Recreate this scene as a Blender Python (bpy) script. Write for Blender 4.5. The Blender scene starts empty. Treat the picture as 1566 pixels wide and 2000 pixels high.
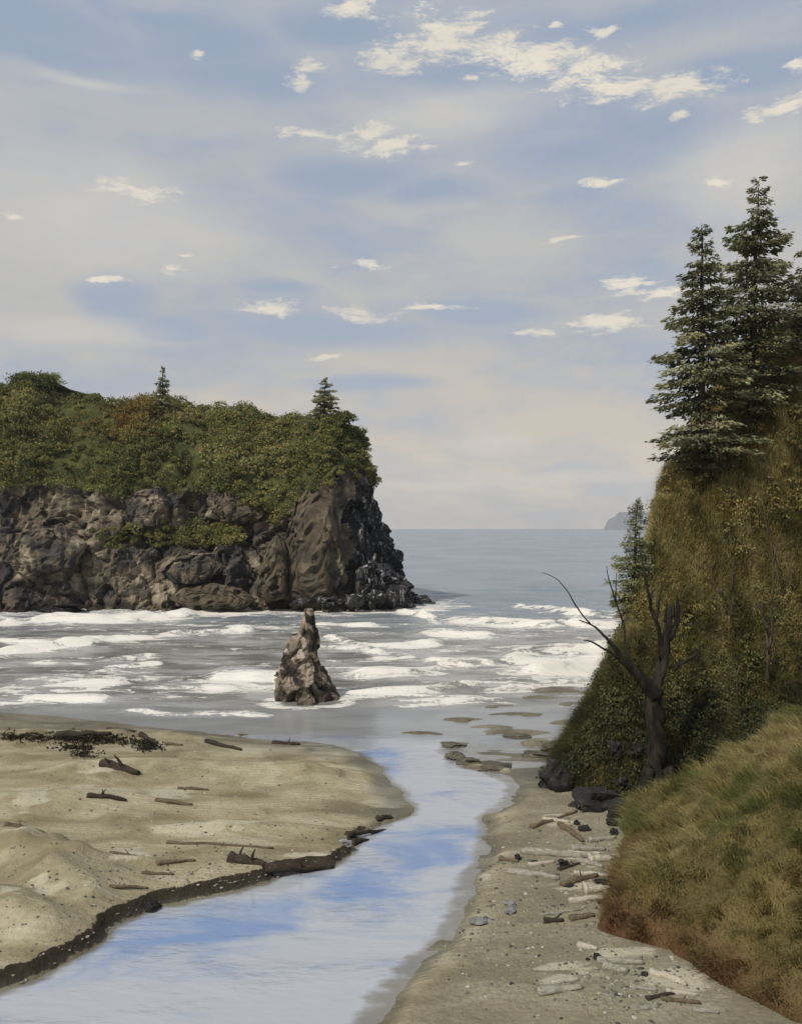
import bpy, math, random
import numpy as np
from mathutils import Vector

random.seed(7)
RNG = np.random.default_rng(7)
scene = bpy.context.scene
COL = scene.collection

# ------------------------------------------------------------------ camera
F, CX, HY, H = 1700.0, 783.0, 1030.0, 16.0      # focal length in photo pixels, principal column, horizon row, eye height
cam_d = bpy.data.cameras.new('camera')
cam = bpy.data.objects.new('camera', cam_d)
COL.objects.link(cam)
cam.location = (0, 0, H)
cam.rotation_euler = (math.radians(90), 0, 0)
cam_d.sensor_fit = 'VERTICAL'
cam_d.sensor_height = 24.0
cam_d.lens = 24.0 * F / 2000.0
cam_d.shift_y = 0.015
cam_d.clip_start = 0.2
cam_d.clip_end = 60000
scene.camera = cam

# ------------------------------------------------------------------ light
SUN_EL, SUN_AZ = math.radians(46), math.radians(222)   # azimuth measured from +Y towards +X: behind the viewer, to the left
to_sun = Vector((math.sin(SUN_AZ) * math.cos(SUN_EL), math.cos(SUN_AZ) * math.cos(SUN_EL), math.sin(SUN_EL)))
sun_d = bpy.data.lights.new('sun', 'SUN')
sun_d.energy = 3.2
sun_d.angle = math.radians(2.0)
sun_d.color = (1.0, 0.93, 0.82)
sun = bpy.data.objects.new('sun', sun_d)
sun.rotation_euler = (-to_sun).to_track_quat('-Z', 'Y').to_euler()
sun.location = (0, -20, 60)
COL.objects.link(sun)

scene.view_settings.view_transform = 'Standard'
scene.view_settings.look = 'None'
scene.view_settings.exposure = 0.0
scene.view_settings.gamma = 1.0
scene.cycles.use_denoising = True
scene.cycles.max_bounces = 5
scene.cycles.transparent_max_bounces = 6
scene.cycles.volume_bounces = 0

# ------------------------------------------------------------------ node helpers
class NT:
    def __init__(self, tree):
        self.t = tree; self.n = tree.nodes; self.l = tree.links
    def new(self, kind, **kw):
        nd = self.n.new(kind)
        for k, v in kw.items():
            setattr(nd, k, v)
        return nd
    def put(self, sock, v):
        if isinstance(v, bpy.types.NodeSocket):
            self.l.new(v, sock)
        elif v is not None:
            sock.default_value = v
    def math(self, op, a, b=None, c=None, clamp=False):
        nd = self.new('ShaderNodeMath', operation=op, use_clamp=clamp)
        self.put(nd.inputs[0], a)
        if b is not None: self.put(nd.inputs[1], b)
        if c is not None: self.put(nd.inputs[2], c)
        return nd.outputs[0]
    def vmath(self, op, a, b=None):
        nd = self.new('ShaderNodeVectorMath', operation=op)
        self.put(nd.inputs[0], a)
        if b is not None: self.put(nd.inputs[1], b)
        return nd.outputs['Value'] if op in ('LENGTH', 'DOT_PRODUCT', 'DISTANCE') else nd.outputs[0]
    def noise(self, vec, scale=1.0, detail=4.0, rough=0.55, dist=0.0):
        nd = self.new('ShaderNodeTexNoise')
        self.put(nd.inputs['Vector'], vec)
        nd.inputs['Scale'].default_value = scale
        nd.inputs['Detail'].default_value = detail
        nd.inputs['Roughness'].default_value = rough
        nd.inputs['Distortion'].default_value = dist
        return nd.outputs['Fac']
    def voro(self, vec, scale=1.0, feature='F1', out='Distance'):
        nd = self.new('ShaderNodeTexVoronoi', feature=feature)
        self.put(nd.inputs['Vector'], vec)
        nd.inputs['Scale'].default_value = scale
        return nd.outputs[out]
    def remap(self, v, a, b, c=0.0, d=1.0, smooth=True):
        nd = self.new('ShaderNodeMapRange', interpolation_type='SMOOTHSTEP' if smooth else 'LINEAR')
        self.put(nd.inputs['Value'], v)
        for k, x in zip(('From Min', 'From Max', 'To Min', 'To Max'), (a, b, c, d)):
            self.put(nd.inputs[k], x)
        return nd.outputs['Result']
    def mix(self, fac, a, b, mode='MIX'):
        nd = self.new('ShaderNodeMix', data_type='RGBA', blend_type=mode)
        self.put(nd.inputs[0], fac)
        self.put(nd.inputs[6], a if not isinstance(a, tuple) or len(a) == 4 else (*a, 1))
        self.put(nd.inputs[7], b if not isinstance(b, tuple) or len(b) == 4 else (*b, 1))
        return nd.outputs[2]
    def ramp(self, fac, stops):
        nd = self.new('ShaderNodeValToRGB')
        el = nd.color_ramp.elements
        while len(el) < len(stops): el.new(0.5)
        for e, (p, c) in zip(el, stops):
            e.position = p; e.color = (*c, 1)
        self.put(nd.inputs[0], fac)
        return nd.outputs[0]
    def attr(self, name, out='Fac'):
        nd = self.new('ShaderNodeAttribute', attribute_name=name)
        return nd.outputs[out]
    def scaled(self, vec, s):
        return self.vmath('MULTIPLY', vec, s)

def material(name):
    m = bpy.data.materials.new(name)
    m.use_nodes = True
    nt = NT(m.node_tree)
    bsdf = m.node_tree.nodes['Principled BSDF']
    out = m.node_tree.nodes['Material Output']
    return m, nt, bsdf, out

def bump(nt, bsdf, height, strength=0.5, dist=0.1):
    b = nt.new('ShaderNodeBump')
    b.inputs['Strength'].default_value = strength
    b.inputs['Distance'].default_value = dist
    nt.put(b.inputs['Height'], height)
    nt.put(bsdf.inputs['Normal'], b.outputs[0])

# ------------------------------------------------------------------ sky
def azel(px, py):
    az = math.atan((px - CX) / F)
    return az, math.atan((HY - py) / F * math.cos(az))

world = bpy.data.worlds.new('World')
scene.world = world
world.use_nodes = True
W = NT(world.node_tree)
bg = world.node_tree.nodes['Background']
sky = W.new('ShaderNodeTexSky', sky_type='NISHITA', sun_disc=False)
sky.sun_elevation = SUN_EL
sky.sun_rotation = SUN_AZ
sky.air_density = 1.0
sky.dust_density = 1.2
sky.ozone_density = 1.5
dvec = W.new('ShaderNodeTexCoord').outputs['Generated']
sep = W.new('ShaderNodeSeparateXYZ'); W.l.new(dvec, sep.inputs[0])
az_s = W.math('ARCTAN2', sep.outputs[0], sep.outputs[1])
el_s = W.math('ARCSINE', sep.outputs[2], clamp=False)
cmb = W.new('ShaderNodeCombineXYZ')
W.l.new(az_s, cmb.inputs[0]); W.l.new(el_s, cmb.inputs[1])
SV0 = cmb.outputs[0]
wn = W.new('ShaderNodeTexNoise'); W.put(wn.inputs['Vector'], W.scaled(SV0, (12, 26, 1))); wn.inputs['Scale'].default_value = 1.0; wn.inputs['Detail'].default_value = 4.0
SV = W.vmath('ADD', SV0, W.vmath('MULTIPLY', W.vmath('SUBTRACT', wn.outputs['Color'], (0.5, 0.5, 0.5)), (0.05, 0.022, 0)))
def blob_field(blobs):
    cur = None
    for (px, py, hw, hh) in blobs:
        a, e = azel(px, py)
        mp = W.new('ShaderNodeMapping', vector_type='POINT')
        sx, sy = F / hw, F / hh
        mp.inputs['Scale'].default_value = (sx, sy, 1)
        mp.inputs['Location'].default_value = (-a * sx, -e * sy, 0)
        W.l.new(SV, mp.inputs['Vector'])
        f = W.math('SUBTRACT', 1.0, W.vmath('LENGTH', mp.outputs[0]))
        cur = f if cur is None else W.math('MAXIMUM', cur, f)
    return cur
CLOUDS = [(880, 60, 85, 46), (850, 92, 130, 40), (770, 118, 100, 30), (690, 22, 60, 20), (975, 100, 90, 34), (1050, 118, 120, 36),
          (1150, 145, 120, 38), (1210, 178, 120, 30), (1310, 174, 110, 34), (600, 138, 38, 26), (705, 262, 80, 26), (770, 285, 85, 20),
          (610, 258, 70, 12), (265, 372, 90, 20), (210, 546, 58, 8), (345, 528, 24, 14), (715, 516, 70, 11), (525, 600, 66, 17),
          (720, 612, 90, 16), (830, 604, 80, 8), (1225, 558, 50, 30), (1290, 578, 60, 14), (1190, 630, 90, 24), (1060, 650, 65, 8),
          (1180, 354, 60, 9), (1395, 354, 44, 11), (1165, 64, 36, 14), (375, 104, 18, 10), (1090, 50, 16, 8), (1475, 232, 40, 18),
          (1545, 130, 30, 14), (1326, 228, 22, 9), (635, 697, 48, 7), (15, 425, 24, 8), (1530, 205, 60, 26), (905, 152, 20, 8),
          (1095, 465, 70, 6), (360, 494, 26, 4), (905, 325, 34, 5)]
SOFT = [(160, 158, 150, 14), (960, 860, 110, 32), (870, 950, 260, 16), (1120, 935, 240, 18), (920, 1000, 300, 12), (220, 420, 330, 130),
        (860, 215, 260, 60), (130, 650, 200, 40), (1450, 330, 170, 110)]
BLUE = [(40, 40, 330, 75), (60, 100, 330, 40), (340, 42, 150, 26), (650, 60, 160, 45), (1270, 35, 330, 48), (1440, 140, 190, 45), (660, 352, 230, 55),
        (850, 372, 170, 34), (520, 150, 260, 50), (230, 590, 100, 60), (330, 645, 110, 34), (545, 565, 120, 24), (640, 645, 330, 48),
        (960, 612, 210, 42), (1290, 255, 220, 60), (700, 748, 200, 26), (900, 150, 300, 40), (1130, 300, 260, 60), (420, 90, 200, 60)]
n_edge = W.noise(W.scaled(SV, (26, 80, 1)), 1.0, 9.0, 0.74)
n_soft = W.noise(W.scaled(SV, (5, 12, 1)), 1.0, 4.0, 0.5)
n_far = W.noise(W.scaled(SV, (3.1, 9.0, 1)), 1.0, 5.0, 0.6)
edge = W.math('MULTIPLY', W.math('SUBTRACT', n_edge, 0.52), 4.2)
cl = W.math('MAXIMUM', blob_field(CLOUDS), W.math('MULTIPLY', W.math('SUBTRACT', n_far, 0.72), 5.0))
cl = W.math('MAXIMUM', cl, -0.9)
cloud_mask = W.remap(W.math('ADD', cl, edge), 0.0, 0.85)
sf = W.math('ADD', blob_field(SOFT), W.math('MULTIPLY', W.math('SUBTRACT', n_soft, 0.5), 1.2))
soft_mask = W.remap(sf, -0.1, 0.9)
bl = W.math('ADD', W.math('MAXIMUM', blob_field(BLUE), W.math('MULTIPLY', W.math('SUBTRACT', n_far, 0.55), -3.0)),
            W.math('MULTIPLY', W.math('SUBTRACT', n_soft, 0.5), 1.4))
blue_mask = W.remap(bl, -0.25, 0.8)
elp = W.math('MAXIMUM', el_s, 0.0)
veil = W.ramp(W.remap(elp, 0.0, 0.6, smooth=False),
              [(0.0, (8.2, 7.1, 5.6)), (0.07, (7.4, 6.5, 5.2)), (0.18, (6.4, 5.75, 4.8)), (0.36, (5.5, 5.3, 4.9)), (0.62, (5.1, 5.15, 5.15)), (1.0, (4.7, 5.0, 5.4))])
air = W.mix(1.0, sky.outputs[0], (1.0, 0.97, 1.0, 1), 'MULTIPLY')
air = W.mix(0.75, air, (2.9, 3.9, 5.7, 1))
c0 = W.mix(W.math('MULTIPLY', W.math('MULTIPLY_ADD', blue_mask, -0.60, 0.96), W.remap(elp, 0.22, 0.62, 1.0, 0.88)), air, veil)
c1 = W.mix(W.math('MULTIPLY', soft_mask, 0.45), c0, (7.2, 6.7, 5.9, 1))
c2 = W.mix(W.math('MULTIPLY', cloud_mask, 0.9), c1, W.mix(W.remap(n_soft, 0.35, 0.65), (7.3, 6.8, 5.9), (8.5, 7.8, 6.5)))
W.put(bg.inputs['Color'], c2)
bg.inputs['Strength'].default_value = 0.1
world.cycles.sampling_method = 'MANUAL'
world.cycles.sample_map_resolution = 256

# ------------------------------------------------------------------ numpy noise
def _hash(ix, iy, iz, seed=0):
    h = (ix.astype(np.int64) * 374761393 + iy.astype(np.int64) * 668265263 + iz.astype(np.int64) * 2147483647 + seed * 1274126177) & 0xffffffff
    h = ((h ^ (h >> 13)) * 1274126177) & 0xffffffff
    h = ((h ^ (h >> 16)) * 2246822519) & 0xffffffff
    h = h ^ (h >> 15)
    return (h & 0xffffff) / float(0xffffff)
def vnoise(p, seed=0):
    p = np.asarray(p, float)
    i = np.floor(p); f = p - i; f = f * f * f * (f * (f * 6 - 15) + 10)
    i = i.astype(np.int64)
    x, y, z = i[..., 0], i[..., 1], i[..., 2]
    fx, fy, fz = f[..., 0], f[..., 1], f[..., 2]
    def hh(a, b, c): return _hash(x + a, y + b, z + c, seed)
    def lp(a, b, t): return a + (b - a) * t
    return lp(lp(lp(hh(0, 0, 0), hh(1, 0, 0), fx), lp(hh(0, 1, 0), hh(1, 1, 0), fx), fy),
              lp(lp(hh(0, 0, 1), hh(1, 0, 1), fx), lp(hh(0, 1, 1), hh(1, 1, 1), fx), fy), fz) * 2 - 1
def fbm(p, octv=4, seed=0, gain=0.5):
    p = np.asarray(p, float); a = 1.0; s = 0; t = 0
    for o in range(octv):
        s = s + a * vnoise(p * (2 ** o) + 17.3 * o, seed + o); t += a; a *= gain
    return s / t
def n2(x, y, sx, sy=None, octv=3, seed=0):
    sy = sy or sx
    return fbm(np.stack([np.asarray(x, float) / sx, np.asarray(y, float) / sy, np.zeros_like(np.asarray(x, float))], -1), octv, seed)
def worley(p, seed=0):
    p = np.asarray(p, float); i = np.floor(p).astype(np.int64)
    d1 = np.full(p.shape[:-1], 9.0); d2 = d1.copy(); idv = np.zeros_like(d1)
    for a in (-1, 0, 1):
        for b in (-1, 0, 1):
            for c in (-1, 0, 1):
                x, y, z = i[..., 0] + a, i[..., 1] + b, i[..., 2] + c
                q = np.stack([x + _hash(x, y, z, seed), y + _hash(x, y, z, seed + 1), z + _hash(x, y, z, seed + 2)], -1)
                d = np.linalg.norm(p - q, axis=-1); hv = _hash(x, y, z, seed + 3)
                n = d < d1
                d2 = np.where(n, d1, np.minimum(d2, d)); idv = np.where(n, hv, idv); d1 = np.where(n, d, d1)
    return d1, d2, idv
def facet(p, seed=0, tilt=1.0):
    """angular rock relief: every cell is a flat face with its own tilt and height; also the crack distance"""
    p = np.asarray(p, float); i = np.floor(p).astype(np.int64)
    d1 = np.full(p.shape[:-1], 9.0); d2 = d1.copy(); val = np.zeros_like(d1)
    for a in (-1, 0, 1):
        for b in (-1, 0, 1):
            for c in (-1, 0, 1):
                x, y, z = i[..., 0] + a, i[..., 1] + b, i[..., 2] + c
                q = np.stack([x + _hash(x, y, z, seed), y + _hash(x, y, z, seed + 1), z + _hash(x, y, z, seed + 2)], -1)
                r = p - q; d = np.linalg.norm(r, axis=-1)
                t = np.stack([_hash(x, y, z, seed + 4), _hash(x, y, z, seed + 5), _hash(x, y, z, seed + 6)], -1) * 2 - 1
                v = _hash(x, y, z, seed + 3) - 0.5 + tilt * (r * t).sum(-1)
                n = d < d1
                d2 = np.where(n, d1, np.minimum(d2, d)); val = np.where(n, v, val); d1 = np.where(n, d, d1)
    return val, d2 - d1
def sstep(a, b, x):
    t = np.clip((np.asarray(x, float) - a) / (b - a), 0, 1)
    return t * t * (3 - 2 * t)

# ------------------------------------------------------------------ mesh helpers
def mesh(name, verts, faces, mat=None, smooth=True, cols=None, floats=None):
    verts = np.asarray(verts, np.float32).reshape(-1, 3)
    me = bpy.data.meshes.new(name)
    groups = faces if isinstance(faces, (list, tuple)) and len(faces) and isinstance(faces[0], np.ndarray) and faces[0].ndim == 2 else [np.asarray(faces)]
    groups = [g for g in groups if len(g)]
    loops = np.concatenate([g.reshape(-1) for g in groups]).astype(np.int32)
    tot = np.concatenate([np.full(len(g), g.shape[1], np.int32) for g in groups])
    start = np.concatenate([[0], np.cumsum(tot)[:-1]]).astype(np.int32)
    me.vertices.add(len(verts)); me.vertices.foreach_set('co', verts.reshape(-1))
    me.loops.add(len(loops)); me.loops.foreach_set('vertex_index', loops)
    me.polygons.add(len(tot)); me.polygons.foreach_set('loop_start', start)
    try: me.polygons.foreach_set('loop_total', tot)
    except Exception: pass
    me.update(calc_edges=True)
    me.polygons.foreach_set('use_smooth', np.full(len(tot), smooth, bool))
    if cols is not None:
        at = me.attributes.new('col', 'FLOAT_COLOR', 'POINT')
        c = np.ones((len(verts), 4), np.float32); c[:, :3] = cols
        at.data.foreach_set('color', c.reshape(-1))
    for k, v in (floats or {}).items():
        at = me.attributes.new(k, 'FLOAT', 'POINT')
        at.data.foreach_set('value', np.asarray(v, np.float32).reshape(-1))
    if mat is not None: me.materials.append(mat)
    me.validate()
    return me
def link(name, me, parent=None, **props):
    o = bpy.data.objects.new(name, me)
    COL.objects.link(o)
    if parent is not None: o.parent = parent
    for k, v in props.items(): o[k] = v
    return o
def empty(name, loc, label, category, group=None):
    o = bpy.data.objects.new(name, None)
    o.empty_display_size = 0.5
    COL.objects.link(o); o.location = loc
    o['label'] = label; o['category'] = category
    if group: o['group'] = group
    return o
def gridfaces(nu, nv, keep=None):
    a = (np.arange(nu - 1)[:, None] * nv + np.arange(nv - 1)[None, :]).reshape(-1)
    f = np.stack([a, a + nv, a + nv + 1, a + 1], -1)
    return f if keep is None else f[keep.reshape(-1)]
def compact(verts, faces, *arrs):
    used = np.unique(faces); mp = np.full(len(verts), -1, np.int64); mp[used] = np.arange(len(used))
    return (verts[used], mp[faces]) + tuple(a[used] for a in arrs)
def tube(points, radii, sides=9, seed=0, rough=0.12, cap=True):
    P_ = np.asarray(points, float); R_ = np.asarray(radii, float); n = len(P_)
    T = np.gradient(P_, axis=0); T /= np.linalg.norm(T, axis=1)[:, None] + 1e-9
    up = np.array([0.0, 0, 1.0]) if abs(T[0, 2]) < 0.8 else np.array([1.0, 0, 0])
    V = []; a = np.linspace(0, 2 * np.pi, sides, endpoint=False)
    for i in range(n):
        s = np.cross(T[i], up); s /= np.linalg.norm(s); b = np.cross(s, T[i])
        ring = np.cos(a)[:, None] * s + np.sin(a)[:, None] * b
        q = P_[i] * 0.0 + ring * 2.0 + np.array([i * 0.35, seed * 7.7, 0])
        r = R_[i] * (1 + rough * vnoise(q, seed))
        V.append(P_[i] + ring * r[:, None])
    V = np.concatenate(V)
    i, j = np.meshgrid(np.arange(n - 1), np.arange(sides), indexing='ij')
    k = (j + 1) % sides
    q = np.stack([i * sides + j, i * sides + k, (i + 1) * sides + k, (i + 1) * sides + j], -1).reshape(-1, 4)
    tris = np.zeros((0, 3), int)
    if cap:
        V = np.concatenate([V, [P_[0], P_[-1]]]); c0, c1 = len(V) - 2, len(V) - 1
        jj = np.arange(sides); kk = (jj + 1) % sides
        tris = np.concatenate([np.stack([np.full(sides, c0), kk, jj], -1), np.stack([np.full(sides, c1), (n - 1) * sides + jj, (n - 1) * sides + kk], -1)])
    return V, q, tris
def join(parts):
    V, Q, T, off = [], [], [], 0
    for v, q, t in parts:
        V.append(v); Q.append(q + off); T.append(t + off); off += len(v)
    return np.concatenate(V), [np.concatenate(Q), np.concatenate(T)]
def bend(points, n=14, seed=0, amp=0.03):
    P_ = np.asarray(points, float); d = np.concatenate([[0], np.cumsum(np.linalg.norm(np.diff(P_, axis=0), axis=1))])
    t = np.linspace(0, d[-1], n)
    # Catmull-like smoothing by interpolation then blur
    Q = np.stack([np.interp(t, d, P_[:, k]) for k in range(3)], -1)
    for _ in range(2): Q[1:-1] = 0.25 * Q[:-2] + 0.5 * Q[1:-1] + 0.25 * Q[2:]
    w = np.stack([fbm(np.stack([t / max(d[-1], 1e-6) * 5, np.full(n, seed * 3.1 + k * 11), np.zeros(n)], -1), 2, seed + k) for k in range(3)], -1)
    Q += w * amp * d[-1] * np.sin(np.linspace(0, np.pi, n))[:, None]
    return Q, t / d[-1]

# pixel of the photograph -> point of the place
def P(px, py, Y): return np.array([(px - CX) / F * Y, Y, H - (py - HY) / F * Y])
def G(px, py, z=0.0):
    Y = F * (H - z) / (py - HY)
    return np.array([(px - CX) / F * Y, Y, z])
def G2(lst): return np.array([G(a, b)[:2] for a, b in lst])
def seg_dist(X, Y, pts):
    d = np.full(np.shape(X), 1e9)
    for (ax, ay), (bx, by) in zip(pts[:-1], pts[1:]):
        vx, vy = bx - ax, by - ay
        t = np.clip(((X - ax) * vx + (Y - ay) * vy) / (vx * vx + vy * vy + 1e-12), 0, 1)
        d = np.minimum(d, np.hypot(X - ax - t * vx, Y - ay - t * vy))
    return d
def inside(X, Y, poly):
    r = np.zeros(np.shape(X), bool); n = len(poly)
    for i in range(n):
        ax, ay = poly[i]; bx, by = poly[(i + 1) % n]
        c = (ay > Y) != (by > Y)
        with np.errstate(divide='ignore', invalid='ignore'):
            r ^= c & (X < (bx - ax) * (Y - ay) / (by - ay + 1e-15) + ax)
    return r

# ------------------------------------------------------------------ materials
def leaf_material(name, rough=0.6, trans=0.25):
    m, nt, b, out = material(name)
    c = nt.attr('col', 'Color')
    geo = nt.new('ShaderNodeNewGeometry').outputs['Position']
    n = nt.noise(geo, 0.9, 3)
    c = nt.mix(nt.remap(n, 0.3, 0.7, 0.0, 0.35), c, nt.mix(1.0, c, (1.5, 1.25, 0.8, 1), 'MULTIPLY'))
    nt.put(b.inputs['Base Color'], c)
    b.inputs['Roughness'].default_value = rough
    b.inputs['Specular IOR Level'].default_value = 0.25
    tr = nt.new('ShaderNodeBsdfTranslucent'); nt.put(tr.inputs['Color'], c)
    mx = nt.new('ShaderNodeMixShader'); mx.inputs[0].default_value = trans
    nt.l.new(b.outputs[0], mx.inputs[1]); nt.l.new(tr.outputs[0], mx.inputs[2]); nt.l.new(mx.outputs[0], out.inputs[0])
    return m
M_LEAF = leaf_material('foliage')
M_NEEDLE = leaf_material('spruce_needles', 0.6, 0.38)
M_GRASS = leaf_material('dry_grass', 0.65, 0.3)

def bark_material(name, dark, light, scale=6.0):
    m, nt, b, _ = material(name)
    p = nt.new('ShaderNodeTexCoord').outputs['Object']
    a = nt.noise(nt.scaled(p, (1, 1, 0.25)), scale, 5, 0.65)
    g = nt.noise(p, scale * 4, 3)
    nt.put(b.inputs['Base Color'], nt.mix(nt.remap(a, 0.35, 0.65), dark, light))
    b.inputs['Roughness'].default_value = 0.85
    b.inputs['Specular IOR Level'].default_value = 0.2
    bump(nt, b, nt.math('ADD', a, nt.math('MULTIPLY', g, 0.4)), 0.8, 0.05)
    return m
M_BARK = bark_material('spruce_bark', (0.035, 0.03, 0.024), (0.10, 0.085, 0.065))
M_SNAG = bark_material('weathered_snag_bark', (0.006, 0.005, 0.004), (0.032, 0.028, 0.02), 3.0)
M_TWIG = bark_material('sapling_bark', (0.035, 0.025, 0.016), (0.10, 0.078, 0.05))

def wood_material(name, dark, light):
    m, nt, b, _ = material(name)
    p = nt.new('ShaderNodeTexCoord').outputs['Generated']
    p2 = nt.new('ShaderNodeNewGeometry').outputs['Position']
    a = nt.noise(nt.scaled(p, (2.5, 9, 9)), 2.0, 5, 0.6)
    s = nt.noise(p2, 3.0, 4, 0.6)
    c = nt.mix(nt.remap(a, 0.3, 0.7), dark, light)
    c = nt.mix(nt.remap(s, 0.55, 0.75, 0, 0.7), c, tuple(x * 0.45 for x in dark))
    nt.put(b.inputs['Base Color'], c)
    b.inputs['Roughness'].default_value = 0.85
    b.inputs['Specular IOR Level'].default_value = 0.15
    bump(nt, b, a, 0.7, 0.04)
    return m
M_WOOD = {'grey': wood_material('driftwood_grey', (0.17, 0.155, 0.125), (0.40, 0.37, 0.30)),
          'dark': wood_material('driftwood_dark', (0.022, 0.018, 0.013), (0.07, 0.055, 0.04)),
          'pale': wood_material('driftwood_pale', (0.30, 0.27, 0.20), (0.55, 0.50, 0.40)),
          'brown': wood_material('driftwood_brown', (0.07, 0.052, 0.033), (0.19, 0.15, 0.095))}

def rock_material(name, stops, scale=0.35, detail=6, veins=0.0, wet=True, wet_z=(0.2, 1.6)):
    m, nt, b, _ = material(name)
    p = nt.new('ShaderNodeNewGeometry').outputs['Position']
    a = nt.noise(p, scale, detail, 0.62, 0.6)
    cells = nt.voro(nt.vmath('ADD', p, nt.scaled(nt.new('ShaderNodeTexNoise').outputs['Color'], (0.6, 0.6, 0.6))), scale * 1.6, 'F1', 'Color')
    cs = nt.new('ShaderNodeSeparateXYZ'); nt.l.new(cells, cs.inputs[0])
    f = nt.math('ADD', nt.math('MULTIPLY', nt.remap(a, 0.25, 0.75), 0.62), nt.math('MULTIPLY', cs.outputs[0], 0.38))
    c = nt.ramp(f, stops)
    fine = nt.noise(p, scale * 9, 6, 0.7)
    c = nt.mix(nt.remap(fine, 0.35, 0.7, 0.0, 0.55), c, nt.mix(1.0, c, (0.45, 0.43, 0.42, 1), 'MULTIPLY'))
    if veins:
        v = nt.noise(nt.scaled(p, (1, 1, 0.22)), scale * 3.5, 5, 0.7)
        c = nt.mix(nt.math('MULTIPLY', nt.remap(v, 0.57, 0.64), veins), c, (0.55, 0.53, 0.49, 1))
    rough = 0.85
    if wet:
        sz = nt.new('ShaderNodeSeparateXYZ'); nt.l.new(p, sz.inputs[0])
        w = nt.remap(nt.math('ADD', sz.outputs[2], nt.math('MULTIPLY', a, -1.0)), wet_z[0], wet_z[1], 1.0, 0.0)
        c = nt.mix(w, c, nt.mix(1.0, c, (0.4, 0.38, 0.36, 1), 'MULTIPLY'))
        rough = nt.math('MULTIPLY_ADD', w, -0.45, 0.85)
    nt.put(b.inputs['Base Color'], c)
    nt.put(b.inputs['Roughness'], rough)
    b.inputs['Specular IOR Level'].default_value = 0.3
    bump(nt, b, nt.math('ADD', fine, nt.math('MULTIPLY', a, 0.8)), 0.9, 0.35 / (scale * 6 + 0.5))
    return m
BROWN = [(0.12, (0.028, 0.028, 0.030)), (0.36, (0.062, 0.057, 0.053)), (0.5, (0.115, 0.095, 0.07)), (0.64, (0.21, 0.172, 0.12)), (0.85, (0.40, 0.35, 0.26))]
M_CLIFF = rock_material('cliff_rock', BROWN, 0.16, 7, 0.0)
M_BUTT = rock_material('buttress_rock', [(0.1, (0.045, 0.038, 0.03)), (0.4, (0.088, 0.071, 0.048)), (0.7, (0.13, 0.104, 0.068)), (1.0, (0.2, 0.165, 0.11))], 0.2, 7)
M_BLACK = rock_material('black_basalt', [(0.0, (0.008, 0.008, 0.009)), (0.45, (0.02, 0.02, 0.022)), (0.75, (0.05, 0.05, 0.053)), (1.0, (0.14, 0.135, 0.13))], 0.35, 7, 0.85)
M_STACK = rock_material('stack_rock', [(0.2, (0.018, 0.015, 0.012)), (0.42, (0.07, 0.055, 0.04)), (0.52, (0.20, 0.16, 0.12)), (0.68, (0.40, 0.33, 0.26)), (0.9, (0.55, 0.48, 0.40))], 0.75, 6)
M_DARKROCK = rock_material('dark_beach_rock', [(0.0, (0.008, 0.008, 0.008)), (0.6, (0.022, 0.021, 0.02)), (1.0, (0.06, 0.056, 0.05))], 2.0, 5, 0, False)
M_GREYROCK = rock_material('grey_beach_rock', [(0.0, (0.12, 0.12, 0.12)), (0.6, (0.26, 0.26, 0.25)), (1.0, (0.4, 0.39, 0.37))], 2.0, 5, 0, False)
M_OLIVEROCK = rock_material('weedy_flat_rock', [(0.0, (0.045, 0.042, 0.034)), (0.5, (0.11, 0.10, 0.075)), (1.0, (0.2, 0.18, 0.13))], 1.0, 5, 0, False)

# ------------------------------------------------------------------ shape of the land
CUT_L = np.concatenate([[[-90, 12], [-32, 21], [-21, 25.2]], G2([(0, 1937), (60, 1912), (105, 1893), (200, 1842), (215, 1815), (300, 1778), (420, 1752), (520, 1727), (545, 1708),
         (600, 1702), (650, 1692), (685, 1668), (700, 1632), (745, 1612), (800, 1592), (812, 1580)])])
GEN_L = np.concatenate([G2([(812, 1580), (790, 1552), (762, 1520), (738, 1492), (700, 1470), (650, 1457), (600, 1450), (540, 1447), (470, 1438), (380, 1428), (300, 1420), (200, 1408), (100, 1397),
         (0, 1390), (-300, 1375)]), [[-90, 86]]])
POLY_L = np.concatenate([CUT_L, GEN_L, [[-400, 86], [-400, 12]]])
EDGE_R = np.concatenate([[[-3, 20]], G2([(700, 2050), (742, 1982), (790, 1915), (850, 1860), (880, 1822), (900, 1790), (915, 1742), (922, 1716), (945, 1690), (952, 1650), (958, 1615), (957, 1596),
         (985, 1578), (1012, 1560), (1008, 1535), (985, 1517), (950, 1505), (915, 1497), (890, 1485), (872, 1467), (905, 1452), (965, 1438), (1040, 1420), (1100, 1398), (1150, 1372), (1200, 1345)]), [[34, 110], [60, 130]]])
POLY_R = np.concatenate([EDGE_R, [[300, 130], [300, 8], [-3, 8]]])
TOE_G = np.array([[26, 14], [16, 21], [12.2, 25.5]] + [list(G(a, b)[:2]) for a, b in [(1432, 1999), (1355, 1942), (1292, 1892), (1225, 1872), (1150, 1838), (1160, 1800), (1190, 1740), (1196, 1690), (1203, 1640), (1215, 1606)]])
RIDGE = np.array([[11.4, 47.6], [13.5, 47.2], [17.2, 46.0], [20.7, 45.0], [40, 42], [80, 40]])
POLY_G = np.concatenate([TOE_G, [[13.0, 51], [60, 60], [90, 60], [90, 14]]])
FRONT_B = np.array([[8.6, 53.2], [10.7, 51.0], [12.6, 50.2], [20, 51.0], [30, 49.5], [90, 47]])
LEFT_B = np.array([[8.6, 53.2], [12.2, 62], [16.8, 75], [24, 90], [37, 120], [60, 170]])
POLY_B = np.concatenate([FRONT_B[::-1], LEFT_B, [[200, 170], [200, 47]]])
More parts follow.
